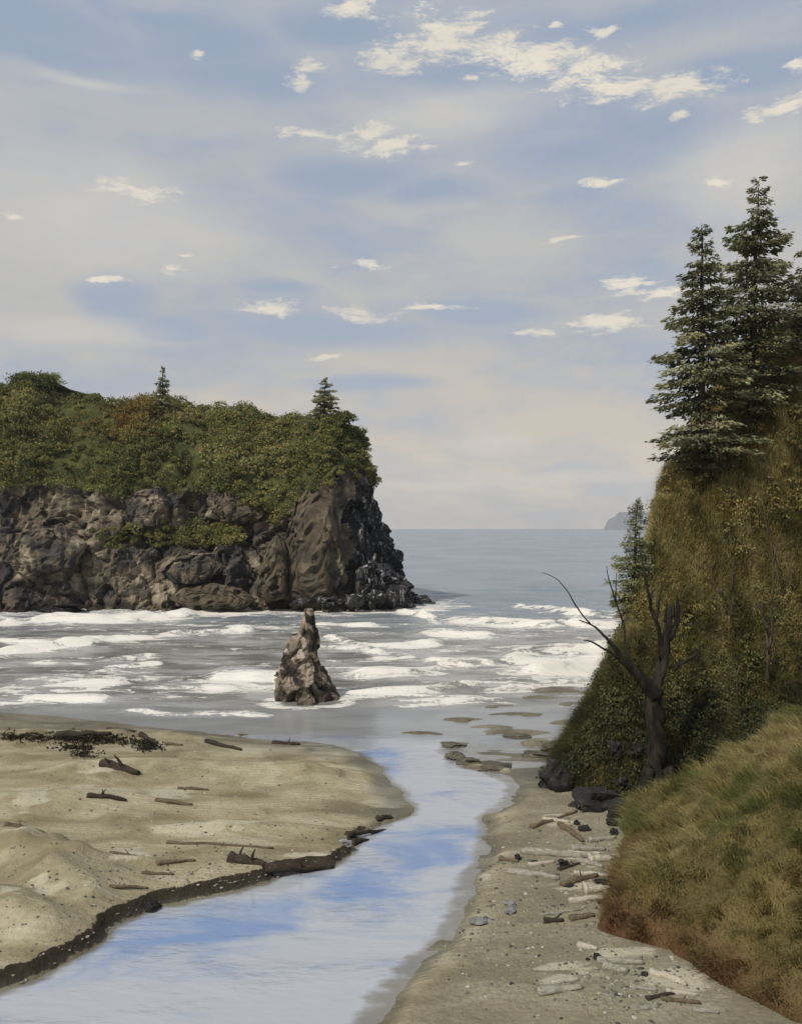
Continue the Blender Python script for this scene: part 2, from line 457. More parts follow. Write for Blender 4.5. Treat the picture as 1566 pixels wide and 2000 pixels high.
BARS = [(1000, 1430, 95, 9), (1090, 1345, 60, 8), (1120, 1375, 50, 6), (960, 1420, 60, 6), (1075, 1462, 38, 10), (1040, 1452, 45, 5), (900, 1455, 40, 6), (1010, 1395, 80, 5),
        (820, 1432, 60, 4), (1160, 1352, 40, 5), (1050, 1362, 50, 4), (980, 1380, 60, 4), (900, 1405, 70, 4), (935, 1497, 40, 7), (890, 1480, 22, 7), (985, 1505, 35, 6), (1060, 1480, 30, 5), (1110, 1410, 55, 6), (1130, 1440, 35, 8)]

def beach_h(X, Y):
    X = np.asarray(X, float); Y = np.asarray(Y, float)
    wob = 0.30 * n2(X, Y, 1.6, octv=3, seed=3) + 0.14 * n2(X, Y, 0.55, octv=2, seed=4)
    # left bar
    inL = inside(X, Y, POLY_L)
    dc = seg_dist(X, Y, CUT_L); dg = seg_dist(X, Y, GEN_L)
    sc_ = np.where(inL, dc, -np.minimum(dc, dg)) + wob; sg = np.where(inL, dg, -np.minimum(dc, dg)) + wob
    cut = 0.55 * sstep(-0.05, 0.55, sc_) + 0.028 * np.clip(sc_, 0, 30) + np.where(sc_ < 0, 0.35 * sc_, 0)
    gen = 0.075 * np.clip(sg, -30, 4) + 0.03 * np.clip(sg - 4, 0, 40)
    hL = np.minimum(cut, gen)
    und = 0.10 * n2(X, Y, 5, 3.0, 3, 11) + 0.035 * n2(X, Y, 1.1, 0.6, 2, 12)
    lump = 0.0
    for (px, py, rx, ry, a, rot) in [(70, 1700, 4.6, 1.3, 0.75, -0.55), (130, 1770, 3.2, 1.0, 0.5, -0.6), (20, 1810, 3.2, 1.2, 0.5, -0.55), (205, 1530, 3.4, 1.9, 0.35, 0.2), (430, 1520, 9, 2.2, 0.35, 0.0),
                                     (250, 1715, 2.0, 0.5, 0.22, 0.1), (450, 1640, 5, 0.8, 0.28, 0.05), (100, 1590, 5, 1.5, 0.3, 0.1), (650, 1530, 3.0, 2.0, 0.25, -0.3), (90, 1455, 12, 1.6, 0.45, 0.05)]:
        c = G(px, py); dx, dy = X - c[0], Y - c[1]; ca, sa = math.cos(rot), math.sin(rot)
        u, v = (dx * ca + dy * sa) / rx, (-dx * sa + dy * ca) / ry
        lump = lump + a * 1.5 * np.exp(-(u * u + v * v) ** 1.3) * (1 + 0.5 * n2(X, Y, 1.5, octv=2, seed=5))
    inl = sstep(0.2, 2.0, np.minimum(sc_, sg))
    hL = hL + inl * (und + lump)
    # right beach
    inR = inside(X, Y, POLY_R)
    dr = np.where(inR, 1, -1) * seg_dist(X, Y, EDGE_R) + wob
    near = sstep(60, 48, Y)
    hR = near * (0.22 * sstep(-0.1, 0.9, dr) + 0.045 * np.clip(dr, 0, 20) + 0.08 * n2(X, Y, 3.5, 1.6, 3, 21)) + (1 - near) * (0.012 * np.clip(dr, 0, 30) - 0.05 + 0.07 * n2(X, Y, 5, 1.5, 3, 22))
    hR = np.where(dr < 0, np.minimum(hR, 0.3 * dr + 0.12), hR)
    barn = n2(X, Y, 1.6, 1.0, 3, 9)
    for (px, py, hw, hh) in BARS:
        c = G(px, py); m = c[1] / F; mv = c[1] ** 2 / (F * H)
        u, v = (X - c[0]) / (hw * m), (Y - c[1] + 0.8 * barn) / (hh * mv)
        k = np.exp(-(u * u + v * v)); hR = np.maximum(hR, (0.17 + 0.22 * barn) * k - 0.3 * (1 - k))
    h = np.maximum(hL, hR)
    return np.clip(h, -2.5, 4)
def grass_h(X, Y):
    X = np.asarray(X, float); Y = np.asarray(Y, float)
    ins = inside(X, Y, POLY_G); d = np.where(ins, 1, -1) * seg_dist(X, Y, TOE_G) + 0.25 * n2(X, Y, 1.4, octv=3, seed=31)
    h = 0.5 * sstep(0, 0.7, d) + 0.70 * np.clip(d, -3, 60) - 0.012 * np.clip(d, 0, 40) ** 2 * 0.5
    yr = np.interp(X, RIDGE[:, 0], RIDGE[:, 1])
    over = Y - yr + 0.6
    h = h - 1.5 * np.where(over > 0, over * over / (over + 1.2), 0)
    return h + np.clip(d, 0, 1) * (0.30 * n2(X, Y, 3.2, octv=3, seed=33) + 0.10 * n2(X, Y, 0.8, octv=2, seed=34))
def bluff_h(X, Y):
    X = np.asarray(X, float); Y = np.asarray(Y, float)
    ins = inside(X, Y, POLY_B); s = np.where(ins, 1, -1)
    w = 0.8 * n2(X, Y, 3.5, octv=3, seed=41)
    df = s * seg_dist(X, Y, FRONT_B) + w * 0.6; dl = s * seg_dist(X, Y, LEFT_B) + w * 0.6
    a = 1.3 * df + 0.5 * sstep(0, 0.5, df); b = 2.1 * dl + 0.3 + 4.5 * np.clip(dl - 4.2, 0, None)
    k = 1.0; h = -k * np.log(np.exp(-np.clip(a, -20, 60) / k) + np.exp(-np.clip(b, -20, 60) / k))
    cap = np.interp(X, [10, 17, 20, 25, 31, 35, 50, 90], [15, 18.0, 19.4, 22, 29, 34, 37, 38]) + np.clip(Y - 70, 0, 40) * 0.05
    k = 1.2; h = -k * np.log(np.exp(-h / k) + np.exp(-cap / k))
    return h + np.clip(df, 0, 1.5) * (0.55 * n2(X, Y, 2.6, octv=3, seed=43) + 0.25 * n2(X, Y, 0.9, octv=2, seed=44))
def land_h(X, Y): return np.maximum(np.maximum(beach_h(X, Y), grass_h(X, Y)), bluff_h(X, Y))
class Field:
    """a height function sampled once on a fine grid and looked up by bilinear interpolation"""
    def __init__(self, fn, x0, x1, y0, y1, st=0.2):
        self.x0, self.y0, self.st = x0, y0, st
        X_, Y_ = np.meshgrid(np.arange(x0, x1 + st, st), np.arange(y0, y1 + st, st), indexing='ij'); self.z = fn(X_, Y_)
    def __call__(self, X_, Y_):
        u = np.clip((np.asarray(X_, float) - self.x0) / self.st, 0, self.z.shape[0] - 1.001); v = np.clip((np.asarray(Y_, float) - self.y0) / self.st, 0, self.z.shape[1] - 1.001)
        i, j = u.astype(int), v.astype(int); a, b_ = u - i, v - j; z = self.z
        return (z[i, j] * (1 - a) + z[i + 1, j] * a) * (1 - b_) + (z[i, j + 1] * (1 - a) + z[i + 1, j + 1] * a) * b_
SAND_Z = Field(beach_h, -62, 26, 22, 94, 0.2)
def ground_at(px, py):
    z = 0.0
    for _ in range(12):
        g = G(px, py, z); z = 0.5 * z + 0.5 * float(SAND_Z(g[0], g[1]))
    g = G(px, py, z); return np.array([g[0], g[1], float(SAND_Z(g[0], g[1]))])
def sheet(xs, ys, fn):
    X, Y = np.meshgrid(xs, ys, indexing='ij')
    return X, Y, fn(X, Y)
# beach sand
m, nt, b, _ = material('beach_sand')
p = nt.new('ShaderNodeNewGeometry').outputs['Position']
wet = nt.attr('wet'); bank = nt.attr('bank'); pale = nt.attr('pale'); grav = nt.attr('gravel')
a = nt.noise(nt.scaled(p, (0.22, 0.4, 0.4)), 1.0, 6, 0.6, 0.4); f = nt.noise(p, 5.0, 5, 0.65); g = nt.noise(p, 26.0, 3, 0.6)
c = nt.ramp(nt.remap(a, 0.3, 0.72), [(0.0, (0.215, 0.184, 0.11)), (0.35, (0.305, 0.266, 0.168)), (0.65, (0.38, 0.337, 0.222)), (1.0, (0.48, 0.435, 0.31))])
c = nt.mix(nt.math('MULTIPLY', grav, nt.remap(f, 0.3, 0.7, 0.5, 1.0)), c, (0.215, 0.195, 0.14, 1))
c = nt.mix(nt.remap(nt.math('ADD', pale, nt.math('MULTIPLY', nt.math('SUBTRACT', f, 0.5), 0.7)), 0.35, 0.65, 0, 0.85), c, (0.50, 0.46, 0.34, 1))
c = nt.mix(nt.remap(f, 0.3, 0.75, 0.0, 0.35), c, nt.mix(1.0, c, (0.62, 0.6, 0.56, 1), 'MULTIPLY'))
c = nt.mix(nt.remap(g, 0.58, 0.72, 0.0, 0.4), c, (0.10, 0.085, 0.06, 1))
c = nt.mix(nt.math('MULTIPLY', wet, 0.8), c, nt.mix(1.0, c, (0.42, 0.42, 0.43, 1), 'MULTIPLY'))
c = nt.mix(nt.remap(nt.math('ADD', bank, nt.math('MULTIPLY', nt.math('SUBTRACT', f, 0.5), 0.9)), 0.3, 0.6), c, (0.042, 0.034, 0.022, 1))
nt.put(b.inputs['Base Color'], c)
nt.put(b.inputs['Roughness'], nt.math('MULTIPLY_ADD', wet, -0.5, 0.9))
nt.put(b.inputs['Specular IOR Level'], nt.math('MULTIPLY_ADD', wet, 0.35, 0.1))
rip = nt.new('ShaderNodeTexWave', bands_direction='Y'); nt.put(rip.inputs['Vector'], nt.scaled(p, (0.35, 1.0, 1.0))); rip.inputs['Scale'].default_value = 0.9; rip.inputs['Distortion'].default_value = 7.0; rip.inputs['Detail'].default_value = 3.0
bump(nt, b, nt.math('ADD', nt.math('ADD', nt.math('ADD', a, nt.math('MULTIPLY', f, 0.35)), nt.math('MULTIPLY', g, 0.1)), nt.math('MULTIPLY', rip.outputs['Fac'], nt.math('MULTIPLY', nt.math('SUBTRACT', 1.0, grav), nt.remap(a, 0.4, 0.6, 0.0, 0.09)))), 0.9, 0.3)
M_SAND = m
xs = np.concatenate([np.arange(-150, -62, 2.0), np.arange(-62, 26, 0.2), np.arange(26, 75, 1.5)])
ys = np.concatenate([np.arange(4, 24, 1.0), np.arange(24, 60, 0.16), np.arange(60, 92, 0.3), np.arange(92, 135, 1.5)])
X, Y, Z = sheet(xs, ys, beach_h)
gx, gy = np.gradient(Z, xs, ys)
slope = np.hypot(gx, gy)
wetv = sstep(0.34, 0.02, Z + 0.1 * n2(X, Y, 2, octv=2, seed=55))
wetv = np.maximum(wetv, sstep(58, 70, Y) * sstep(0.8, 0.2, Z))
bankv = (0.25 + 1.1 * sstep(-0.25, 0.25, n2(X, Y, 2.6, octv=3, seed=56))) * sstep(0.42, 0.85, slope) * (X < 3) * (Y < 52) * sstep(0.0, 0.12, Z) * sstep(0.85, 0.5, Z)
palev = np.zeros_like(X)
for (px, py, hw, hh) in [(205, 1530, 45, 30), (340, 1565, 50, 18), (430, 1645, 130, 18), (60, 1600, 50, 20), (235, 1700, 55, 30), (100, 1680, 90, 24), (60, 1790, 70, 26), (660, 1470, 60, 14), (600, 1460, 80, 8),
                         (300, 1430, 60, 8), (1150, 1690, 70, 26), (1120, 1755, 70, 16), (1110, 1925, 80, 30), (1320, 1945, 70, 30), (1230, 1885, 80, 18), (760, 1575, 50, 10), (1090, 1610, 60, 18), (600, 1690, 70, 8), (940, 1720, 20, 14)]:
    c = G(px, py); mm = c[1] / F; mv = c[1] ** 2 / (F * H)
    palev = np.maximum(palev, np.exp(-(((X - c[0]) / (hw * mm)) ** 2 + ((Y - c[1]) / (hh * mv)) ** 2)) * 0.9)
palev = palev * (0.75 + 1.5 * n2(X, Y, 2.4, 0.9, 4, 19) + 1.1 * n2(X, Y, 0.8, 0.35, 3, 20))
gravv = sstep(0.5, 2.0, np.where(inside(X, Y, POLY_R), seg_dist(X, Y, EDGE_R), 0)) * (Y < 60) * 0.75
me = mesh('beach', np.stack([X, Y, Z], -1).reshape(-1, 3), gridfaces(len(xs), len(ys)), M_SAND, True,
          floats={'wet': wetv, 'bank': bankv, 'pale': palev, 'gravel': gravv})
link('beach', me, kind='structure', label='khaki sand and gravel beach cut by a creek')

# seabed far below the water, out to the horizon
m, nt, b, _ = material('seabed'); b.inputs['Base Color'].default_value = (0.09, 0.085, 0.06, 1); b.inputs['Roughness'].default_value = 1.0
v = np.array([[-9000, -400, -3.2], [9000, -400, -3.2], [9000, 8600, -3.2], [-9000, 8600, -3.2]])
link('seabed', mesh('seabed', v, np.array([[0, 1, 2, 3]]), m, False), kind='structure', label='sandy seabed under the water')

# ------------------------------------------------------------------ creek and sea
m, nt, b, _ = material('creek_water')
p = nt.new('ShaderNodeNewGeometry').outputs['Position']
tint_noise = nt.noise(nt.scaled(p, (0.13, 0.30, 1)), 1.0, 6, 0.62, 0.8)
c = nt.mix(nt.remap(nt.math('ADD', nt.math('MULTIPLY', nt.attr('sky_refl'), 0.85), nt.math('MULTIPLY', nt.math('SUBTRACT', tint_noise, 0.5), 3.2)), 0.05, 1.0), (0.41, 0.425, 0.45), (0.16, 0.25, 0.44))  # blue sky reflection painted into the water's base colour, broken up by noise
bedn = nt.noise(nt.scaled(p, (0.8, 1.6, 1)), 1.0, 5, 0.6)
c = nt.mix(nt.math('MULTIPLY', nt.remap(nt.math('ADD', nt.attr('depth'), nt.math('MULTIPLY', nt.math('SUBTRACT', bedn, 0.5), 0.3)), 0.0, 0.16, 1.0, 0.0), 0.8), c, (0.15, 0.13, 0.085, 1))
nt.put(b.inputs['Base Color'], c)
b.inputs['Roughness'].default_value = 0.07
b.inputs['IOR'].default_value = 1.33
b.inputs['Specular IOR Level'].default_value = 0.8
sepm = nt.new('ShaderNodeSeparateXYZ'); nt.l.new(p, sepm.inputs[0])
mouth = nt.remap(nt.math('ADD', sepm.outputs[1], nt.math('MULTIPLY', nt.math('SUBTRACT', tint_noise, 0.5), 10.0)), 62.5, 67.5)
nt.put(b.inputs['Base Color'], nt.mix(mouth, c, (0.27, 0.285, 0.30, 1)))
nt.put(b.inputs['Coat Weight'], nt.math('MULTIPLY_ADD', mouth, -0.5, 0.5))
b.inputs['Coat Roughness'].default_value = 0.04
r = nt.noise(nt.scaled(p, (1.6, 3.6, 1)), 1.0, 4, 0.55)
r2 = nt.noise(nt.scaled(p, (0.5, 0.9, 1)), 1.0, 3, 0.5)
amp = nt.remap(nt.noise(nt.scaled(p, (0.12, 0.3, 1)), 1.0, 3), 0.4, 0.65, 0.3, 1.0)
bump(nt, b, nt.math('MULTIPLY', nt.math('ADD', r, r2), amp), 0.5, 0.14)
xs = np.concatenate([np.arange(-95, -40, 2.0), np.arange(-40, 26, 0.35), np.arange(26, 46, 2.0)]); ys = np.concatenate([np.arange(4, 24, 2.0), np.arange(24, 67.2, 0.35)])
X, Y = np.meshgrid(xs, ys, indexing='ij')
sky_refl = np.zeros_like(X)  # mask of the patches where reflected sky is painted blue on the creek
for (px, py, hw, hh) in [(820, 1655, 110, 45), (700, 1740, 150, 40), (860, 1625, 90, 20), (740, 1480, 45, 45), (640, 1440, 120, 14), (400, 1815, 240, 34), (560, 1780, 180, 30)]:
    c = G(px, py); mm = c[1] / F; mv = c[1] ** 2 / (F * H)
    sky_refl = np.maximum(sky_refl, np.exp(-(((X - c[0]) / (hw * mm)) ** 2 + ((Y - c[1]) / (hh * mv)) ** 2)))
link('creek', mesh('creek', np.stack([X, Y, X * 0 + 0.006], -1).reshape(-1, 3), gridfaces(len(xs), len(ys)), m, floats={'depth': -SAND_Z(X, Y), 'sky_refl': sky_refl}), kind='structure', label='shallow creek winding over the beach to the sea')

m, nt, b, _ = material('sea_water')
p = nt.new('ShaderNodeNewGeometry').outputs['Position']
foam = nt.attr('foam'); shal = nt.attr('shallow')
fn = nt.noise(nt.scaled(p, (0.22, 0.5, 1)), 1.0, 8, 0.7, 1.0)
ff = nt.noise(nt.scaled(p, (2.2, 2.2, 1)), 1.0, 4, 0.6)
fm = nt.remap(nt.math('ADD', nt.math('MULTIPLY', foam, 1.15), nt.math('ADD', nt.math('MULTIPLY', nt.math('SUBTRACT', fn, 0.5), 3.0), nt.math('MULTIPLY', nt.math('SUBTRACT', ff, 0.5), 0.5))), 0.46, 0.66)
lv_ = nt.new('ShaderNodeTexVoronoi', feature='DISTANCE_TO_EDGE'); wrp = nt.new('ShaderNodeTexNoise'); nt.put(wrp.inputs['Vector'], p); wrp.inputs['Scale'].default_value = 0.8; wrp.inputs['Detail'].default_value = 3
nt.put(lv_.inputs['Vector'], nt.vmath('ADD', nt.scaled(p, (0.5, 0.9, 0)), nt.scaled(wrp.outputs['Color'], (1.6, 1.6, 0)))); lv_.inputs['Scale'].default_value = 0.55
lace = nt.remap(nt.math('ADD', lv_.outputs['Distance'], nt.math('MULTIPLY', nt.math('SUBTRACT', ff, 0.5), -0.25)), 0.05, 0.22, 1.0, 0.0)
core = nt.remap(nt.math('ADD', foam, nt.math('MULTIPLY', nt.math('SUBTRACT', ff, 0.5), 1.1)), 0.52, 0.8)
fm = nt.math('MULTIPLY', fm, nt.math('MAXIMUM', nt.math('MULTIPLY_ADD', lace, 0.7, 0.2), core))
big = nt.noise(nt.scaled(p, (0.02, 0.012, 1)), 1.0, 4, 0.6)
c = nt.mix(nt.remap(big, 0.35, 0.65), (0.175, 0.215, 0.255), (0.235, 0.28, 0.315))
mud = nt.noise(nt.scaled(p, (0.10, 0.22, 1)), 1.0, 5, 0.6)
c = nt.mix(shal, c, nt.mix(nt.remap(mud, 0.4, 0.62), (0.19, 0.185, 0.168), (0.40, 0.395, 0.375)))
c = nt.mix(fm, c, (0.76, 0.73, 0.66, 1))
nt.put(b.inputs['Base Color'], c)
nt.put(b.inputs['Roughness'], nt.math('ADD', nt.math('MULTIPLY_ADD', fm, 0.5, 0.24), nt.math('MULTIPLY', shal, -0.12)))
b.inputs['IOR'].default_value = 1.33
nt.put(b.inputs['Specular IOR Level'], nt.math('MULTIPLY_ADD', shal, 0.2, 0.3))
w1 = nt.noise(nt.scaled(p, (0.55, 1.3, 1)), 1.0, 5, 0.6)
w2 = nt.noise(nt.scaled(p, (0.04, 0.12, 1)), 1.0, 4, 0.6)
calm = nt.math('SUBTRACT', 1.0, nt.math('MULTIPLY', nt.attr('calm'), 0.85))
bump(nt, b, nt.math('ADD', nt.math('MULTIPLY', nt.math('ADD', w1, nt.math('MULTIPLY', w2, 4.0)), calm), nt.math('MULTIPLY', fm, 0.6)), 0.6, 0.3)
c = nt.mix(nt.math('MULTIPLY', nt.attr('calm'), 0.8), c, nt.mix(fm, (0.27, 0.28, 0.285), (0.76, 0.73, 0.66)))
nt.put(b.inputs['Base Color'], c)
M_SEA = m
STREAKS = [(0, 1218, 370, 1206, 9), (360, 1199, 480, 1192, 6), (470, 1194, 560, 1184, 8), (560, 1188, 700, 1184, 6), (640, 1180, 790, 1184, 6), (760, 1187, 850, 1214, 5), (0, 1275, 180, 1262, 8),
           (150, 1255, 360, 1240, 6), (0, 1250, 120, 1262, 4), (360, 1240, 480, 1236, 5), (450, 1225, 560, 1232, 4), (620, 1220, 730, 1222, 3), (600, 1262, 700, 1268, 6), (640, 1250, 740, 1275, 6),
           (700, 1262, 850, 1255, 6), (740, 1285, 800, 1283, 4), (880, 1215, 1100, 1228, 7), (840, 1240, 960, 1245, 6), (1015, 1187, 1110, 1196, 5), (1090, 1200, 1220, 1206, 8), (1100, 1222, 1220, 1232, 8),
           (30, 1335, 230, 1335, 14), (200, 1310, 300, 1300, 6), (420, 1325, 545, 1328, 16), (90, 1290, 300, 1285, 5), (300, 1350, 450, 1345, 7), (640, 1355, 900, 1345, 9), (700, 1320, 860, 1315, 9),
           (850, 1300, 1010, 1292, 7), (840, 1290, 960, 1300, 4), (900, 1345, 1150, 1330, 10), (1000, 1290, 1210, 1270, 14), (1040, 1320, 1200, 1305, 16), (0, 1370, 200, 1365, 8),
           (780, 1375, 1000, 1370, 8), (-300, 1240, -20, 1232, 8), (-300, 1300, -10, 1292, 8), (-300, 1206, 0, 1214, 8), (1230, 1260, 1500, 1250, 10), (1230, 1215, 1500, 1210, 7), (250, 1390, 520, 1400, 5)]
def sea_fields(X, Y):
    foam = np.zeros_like(X); z = np.zeros_like(X)
    brk = n2(X, Y, 5.5, 2.6, 3, 91)
    for i, (x1, y1, x2, y2, th) in enumerate(STREAKS):
        a, b_ = G(x1, y1), G(x2, y2); ym = 0.5 * (a[1] + b_[1]); wv = 0.8 * th * ym ** 2 / (F * H)
        dx = b_[0] - a[0]; t = (X - a[0]) / dx
        yc = a[1] + (b_[1] - a[1]) * np.clip(t, 0, 1) + (1.2 + 0.35 * wv) * n2(X, X * 0 + i * 9.0, 6, octv=3, seed=60 + i)
        end = np.exp(-(np.clip(np.abs(t - 0.5) - 0.42, 0, None) * abs(dx) / (0.06 * abs(dx) + 1.0)) ** 2)
        br = 0.72 + 0.95 * brk * (1 if i % 2 else -1)
        v = (Y - yc) / wv
        foam = np.maximum(foam, np.exp(-np.where(v < 0, v * v * 0.7, v * v * 0.5)) * end * br * 0.82)
        wz = np.clip(wv * 0.45, 0.9, 2.4)
        u = (Y - yc - wv * 0.4)
        z = z + np.clip(wv * 0.24, 0.2, 1.15) * end * br * np.exp(-np.where(u < 0, (u / wz) ** 2, (u / (2.2 * wz)) ** 2)) * sstep(66, 80, Y)
    z = z + 0.26 * n2(X, Y, 7, 3.0, 3, 77) * sstep(68, 95, Y) + 0.25 * n2(X, Y, 24, 9, 2, 78) * sstep(80, 130, Y)
    z = z * sstep(260, 235, Y) * sstep(-168, -150, X) * sstep(108, 90, X)
    band = 0.31 * sstep(72, 82, Y) * sstep(200, 165, Y)
    foam = foam + band * (0.65 + 1.5 * n2(X + 0.6 * Y, Y, 13, 3.0, 4, 79))
    lines = 1 - np.abs(n2(X + 0.9 * Y + 6 * brk, Y, 11, 2.6, 3, 83)) * 9
    foam = foam + 0.42 * np.clip(lines, 0, 1) * sstep(74, 84, Y) * sstep(195, 160, Y) * sstep(-0.3, 0.3, n2(X, Y, 22, 9, 2, 84))
    # white water round the sea stack, the headland and the bluff
    s = G(603, 1366); d = np.hypot((X - s[0]) / 1.3, (Y - s[1] + 1.0))
    foam = np.maximum(foam, 0.75 * np.exp(-((d - 2.8) / 1.2) ** 2))
    foam = foam + 0.45 * sstep(14, 4, seg_dist(X, Y, BASE_H)) + 0.32 * sstep(8, 16, X) * sstep(120, 100, Y) * sstep(78, 86, Y)
    return foam, z
BASE_H = np.array([(-260, 176), (-140, 171), (-95, 167), (-78, 165), (-66, 169), (-56, 166), (-44, 168), (-34, 165.5), (-29, 168), (-25, 169), (-21.5, 169), (-19, 165.5), (-13, 164.5), (-10, 166.5), (-6, 167.5), (-2, 168.5), (1.5, 172),
                   (3.5, 180), (4, 192), (1, 206), (-8, 222), (-24, 234), (-60, 240), (-140, 244), (-260, 246)], float)
xs1 = np.arange(-170, 110.1, 0.5); ys1 = np.concatenate([np.arange(66.8, 110, 0.3), np.arange(110, 262, 0.6)])
X, Y = np.meshgrid(xs1, ys1, indexing='ij'); fo, Z = sea_fields(X, Y)
sh = sstep(185, 110, Y)
V1 = np.stack([X, Y, Z + 0.0], -1).reshape(-1, 3); F1 = gridfaces(len(xs1), len(ys1))
ye = ys1[-1]
far = []
def quadgrid(x0, x1, y0, y1, nx, ny, log=False):
    xx = np.linspace(x0, x1, nx); yy = np.geomspace(y0, y1, ny) if log else np.linspace(y0, y1, ny)
    A, B = np.meshgrid(xx, yy, indexing='ij')
    return np.stack([A, B, 0 * A], -1).reshape(-1, 3), gridfaces(nx, ny)
parts = [(V1, F1)] + [quadgrid(-8500, 8500, ye, 8000, 60, 40, True), quadgrid(-8500, xs1[0], 66.8, ye, 30, 10), quadgrid(xs1[-1], 8500, 66.8, ye, 30, 10)]
V, Fc, off = [], [], 0
for v, f_ in parts: V.append(v); Fc.append(f_ + off); off += len(v)
V = np.concatenate(V); fa = np.zeros(len(V)); fa[:len(V1)] = fo.reshape(-1); sa = np.zeros(len(V)); sa[:len(V1)] = sh.reshape(-1)
link('sea', mesh('sea', V, np.concatenate(Fc), M_SEA, True, floats={'foam': fa, 'shallow': sa, 'calm': np.where(V[:, 1] < 90, sstep(84, 73, V[:, 1]), 0)}), kind='structure', label='grey blue sea with lines of white surf')

# ------------------------------------------------------------------ headland
def resample(pts, step):
    d = np.concatenate([[0], np.cumsum(np.linalg.norm(np.diff(pts, axis=0), axis=1))])
    t = np.arange(0, d[-1], step)
    q = np.stack([np.interp(t, d, pts[:, k]) for k in range(2)], -1)
    for _ in range(3): q[1:-1] = 0.25 * q[:-2] + 0.5 * q[1:-1] + 0.25 * q[2:]
    return q
front = resample(BASE_H, 0.55)
tan = np.gradient(front, axis=0); tan /= np.linalg.norm(tan, axis=1)[:, None]
inn = np.stack([-tan[:, 1], tan[:, 0]], -1)
for _ in range(14): inn[1:-1] = 0.25 * inn[:-2] + 0.5 * inn[1:-1] + 0.25 * inn[2:]
inn /= np.linalg.norm(inn, axis=1)[:, None]
bx, by = front[:, 0], front[:, 1]
back = (by > 190)
hr = np.interp(bx, [-260, -90, -78, -62, -52, -44, -38, -34, -27, -22, -18, -12, -4, 4], [26, 25, 25, 24, 23.5, 23, 24.5, 25, 21, 20, 23.5, 27, 26.5, 25.5]); hr[back] = 26
hr = hr + 1.4 * n2(bx, by, 7, octv=3, seed=101)
ht_x, ht_z = [-260, -110, -88, -79, -74, -70, -66, -54, -45, -40, -35, -31, -24, -15, -10, -4, 4], [52, 49, 46.2, 49.5, 48.8, 45.0, 44.0, 43.2, 42.8, 41.5, 38.8, 39.4, 39.0, 37.2, 36.0, 34.5, 33.5]
ht = np.interp(bx, ht_x, ht_z)
bat = np.interp(bx, [-260, -60, -40, -28, -20, -12, -5, 0, 4], [0.30, 0.34, 0.36, 0.28, 0.14, 0.16, 0.42, 0.60, 0.66]); bat[back] = 0.55
vw = np.interp(bx, [-260, -80, -50, -30, -14, -5, 4], [24, 22, 20, 15, 9, 7.5, 7.5]); vw[back] = 12
NR, NV = 64, 30
tr_ = np.linspace(0, 1, NR); tv = np.concatenate([np.linspace(0, 1, NV - 4)[1:], [1.2, 1.45, 1.8, 2.2]])
zr = -2.0 + (hr[:, None] + 2.0) * tr_[None, :]
ledge = 3.2 * np.exp(-((bx + 42) / 13) ** 2)[:, None] * sstep(10.5, 14.5, zr) + 2.0 * np.exp(-((bx + 72) / 12) ** 2)[:, None] * sstep(15, 18, zr)
ir = np.clip(zr, 0, None) * bat[:, None] * (1.25 - 0.5 * (zr / hr[:, None])) + ledge - ledge[:, -1:] * 0.5
zv = hr[:, None] + (ht - hr)[:, None] * (1 - (1 - np.minimum(tv, 1)[None, :]) ** 1.8) - 1.2 * np.clip(tv - 1, 0, 2)[None, :]
wide = (sstep(-18, -38, bx) * np.where(back, 0.4, 1.0))[:, None]
iv = ir[:, -1:] + vw[:, None] * (np.minimum(tv, 1)[None, :] + np.clip(tv - 1, 0, 2)[None, :] * wide)
Zs = np.concatenate([zr, zv], 1); Is = np.concatenate([ir, iv], 1)
Pn = np.stack([bx[:, None] + inn[:, :1] * Is, by[:, None] + inn[:, 1:] * Is, Zs], -1)
q = Pn.reshape(-1, 3)
rockw = np.concatenate([np.ones(NR), np.linspace(0.8, 0.35, NV - 1)])[None, :] * np.ones((len(bx), 1)); rw = rockw.reshape(-1)
fv, fe = facet(q / np.array([5.0, 5.0, 6.5]) + 0.18 * fbm(q / 4, 2, 5)[:, None], 3, 0.9)
gv, ge = facet(q / np.array([1.9, 1.9, 2.8]) + 0.12 * fbm(q / 1.5, 2, 8)[:, None], 13, 0.9)
rib = np.where((q[:, 0] > -14), 1.0, 0.25) * fbm(np.stack([q[:, 0] / 1.6, q[:, 1] / 1.6, q[:, 2] / 14], -1), 3, 44) * 1.3
disp = 1.8 * fbm(q / 13, 2, 21) + 2.3 * fv - 0.9 * np.exp(-(fe / 0.07) ** 2) + 0.95 * gv - 0.35 * np.exp(-(ge / 0.09) ** 2) + rib * 0.8
out_n = np.concatenate([-np.repeat(inn, NR + NV - 1, 0), np.full((len(q), 1), 0.25)], 1)
lum = (1 - rw) * 2.0 * fbm(q / 5, 3, 91)
q2 = q + out_n * (disp * rw)[:, None] + np.array([0, 0, 1]) * lum[:, None]
nf = gridfaces(len(bx), NR + NV - 1)
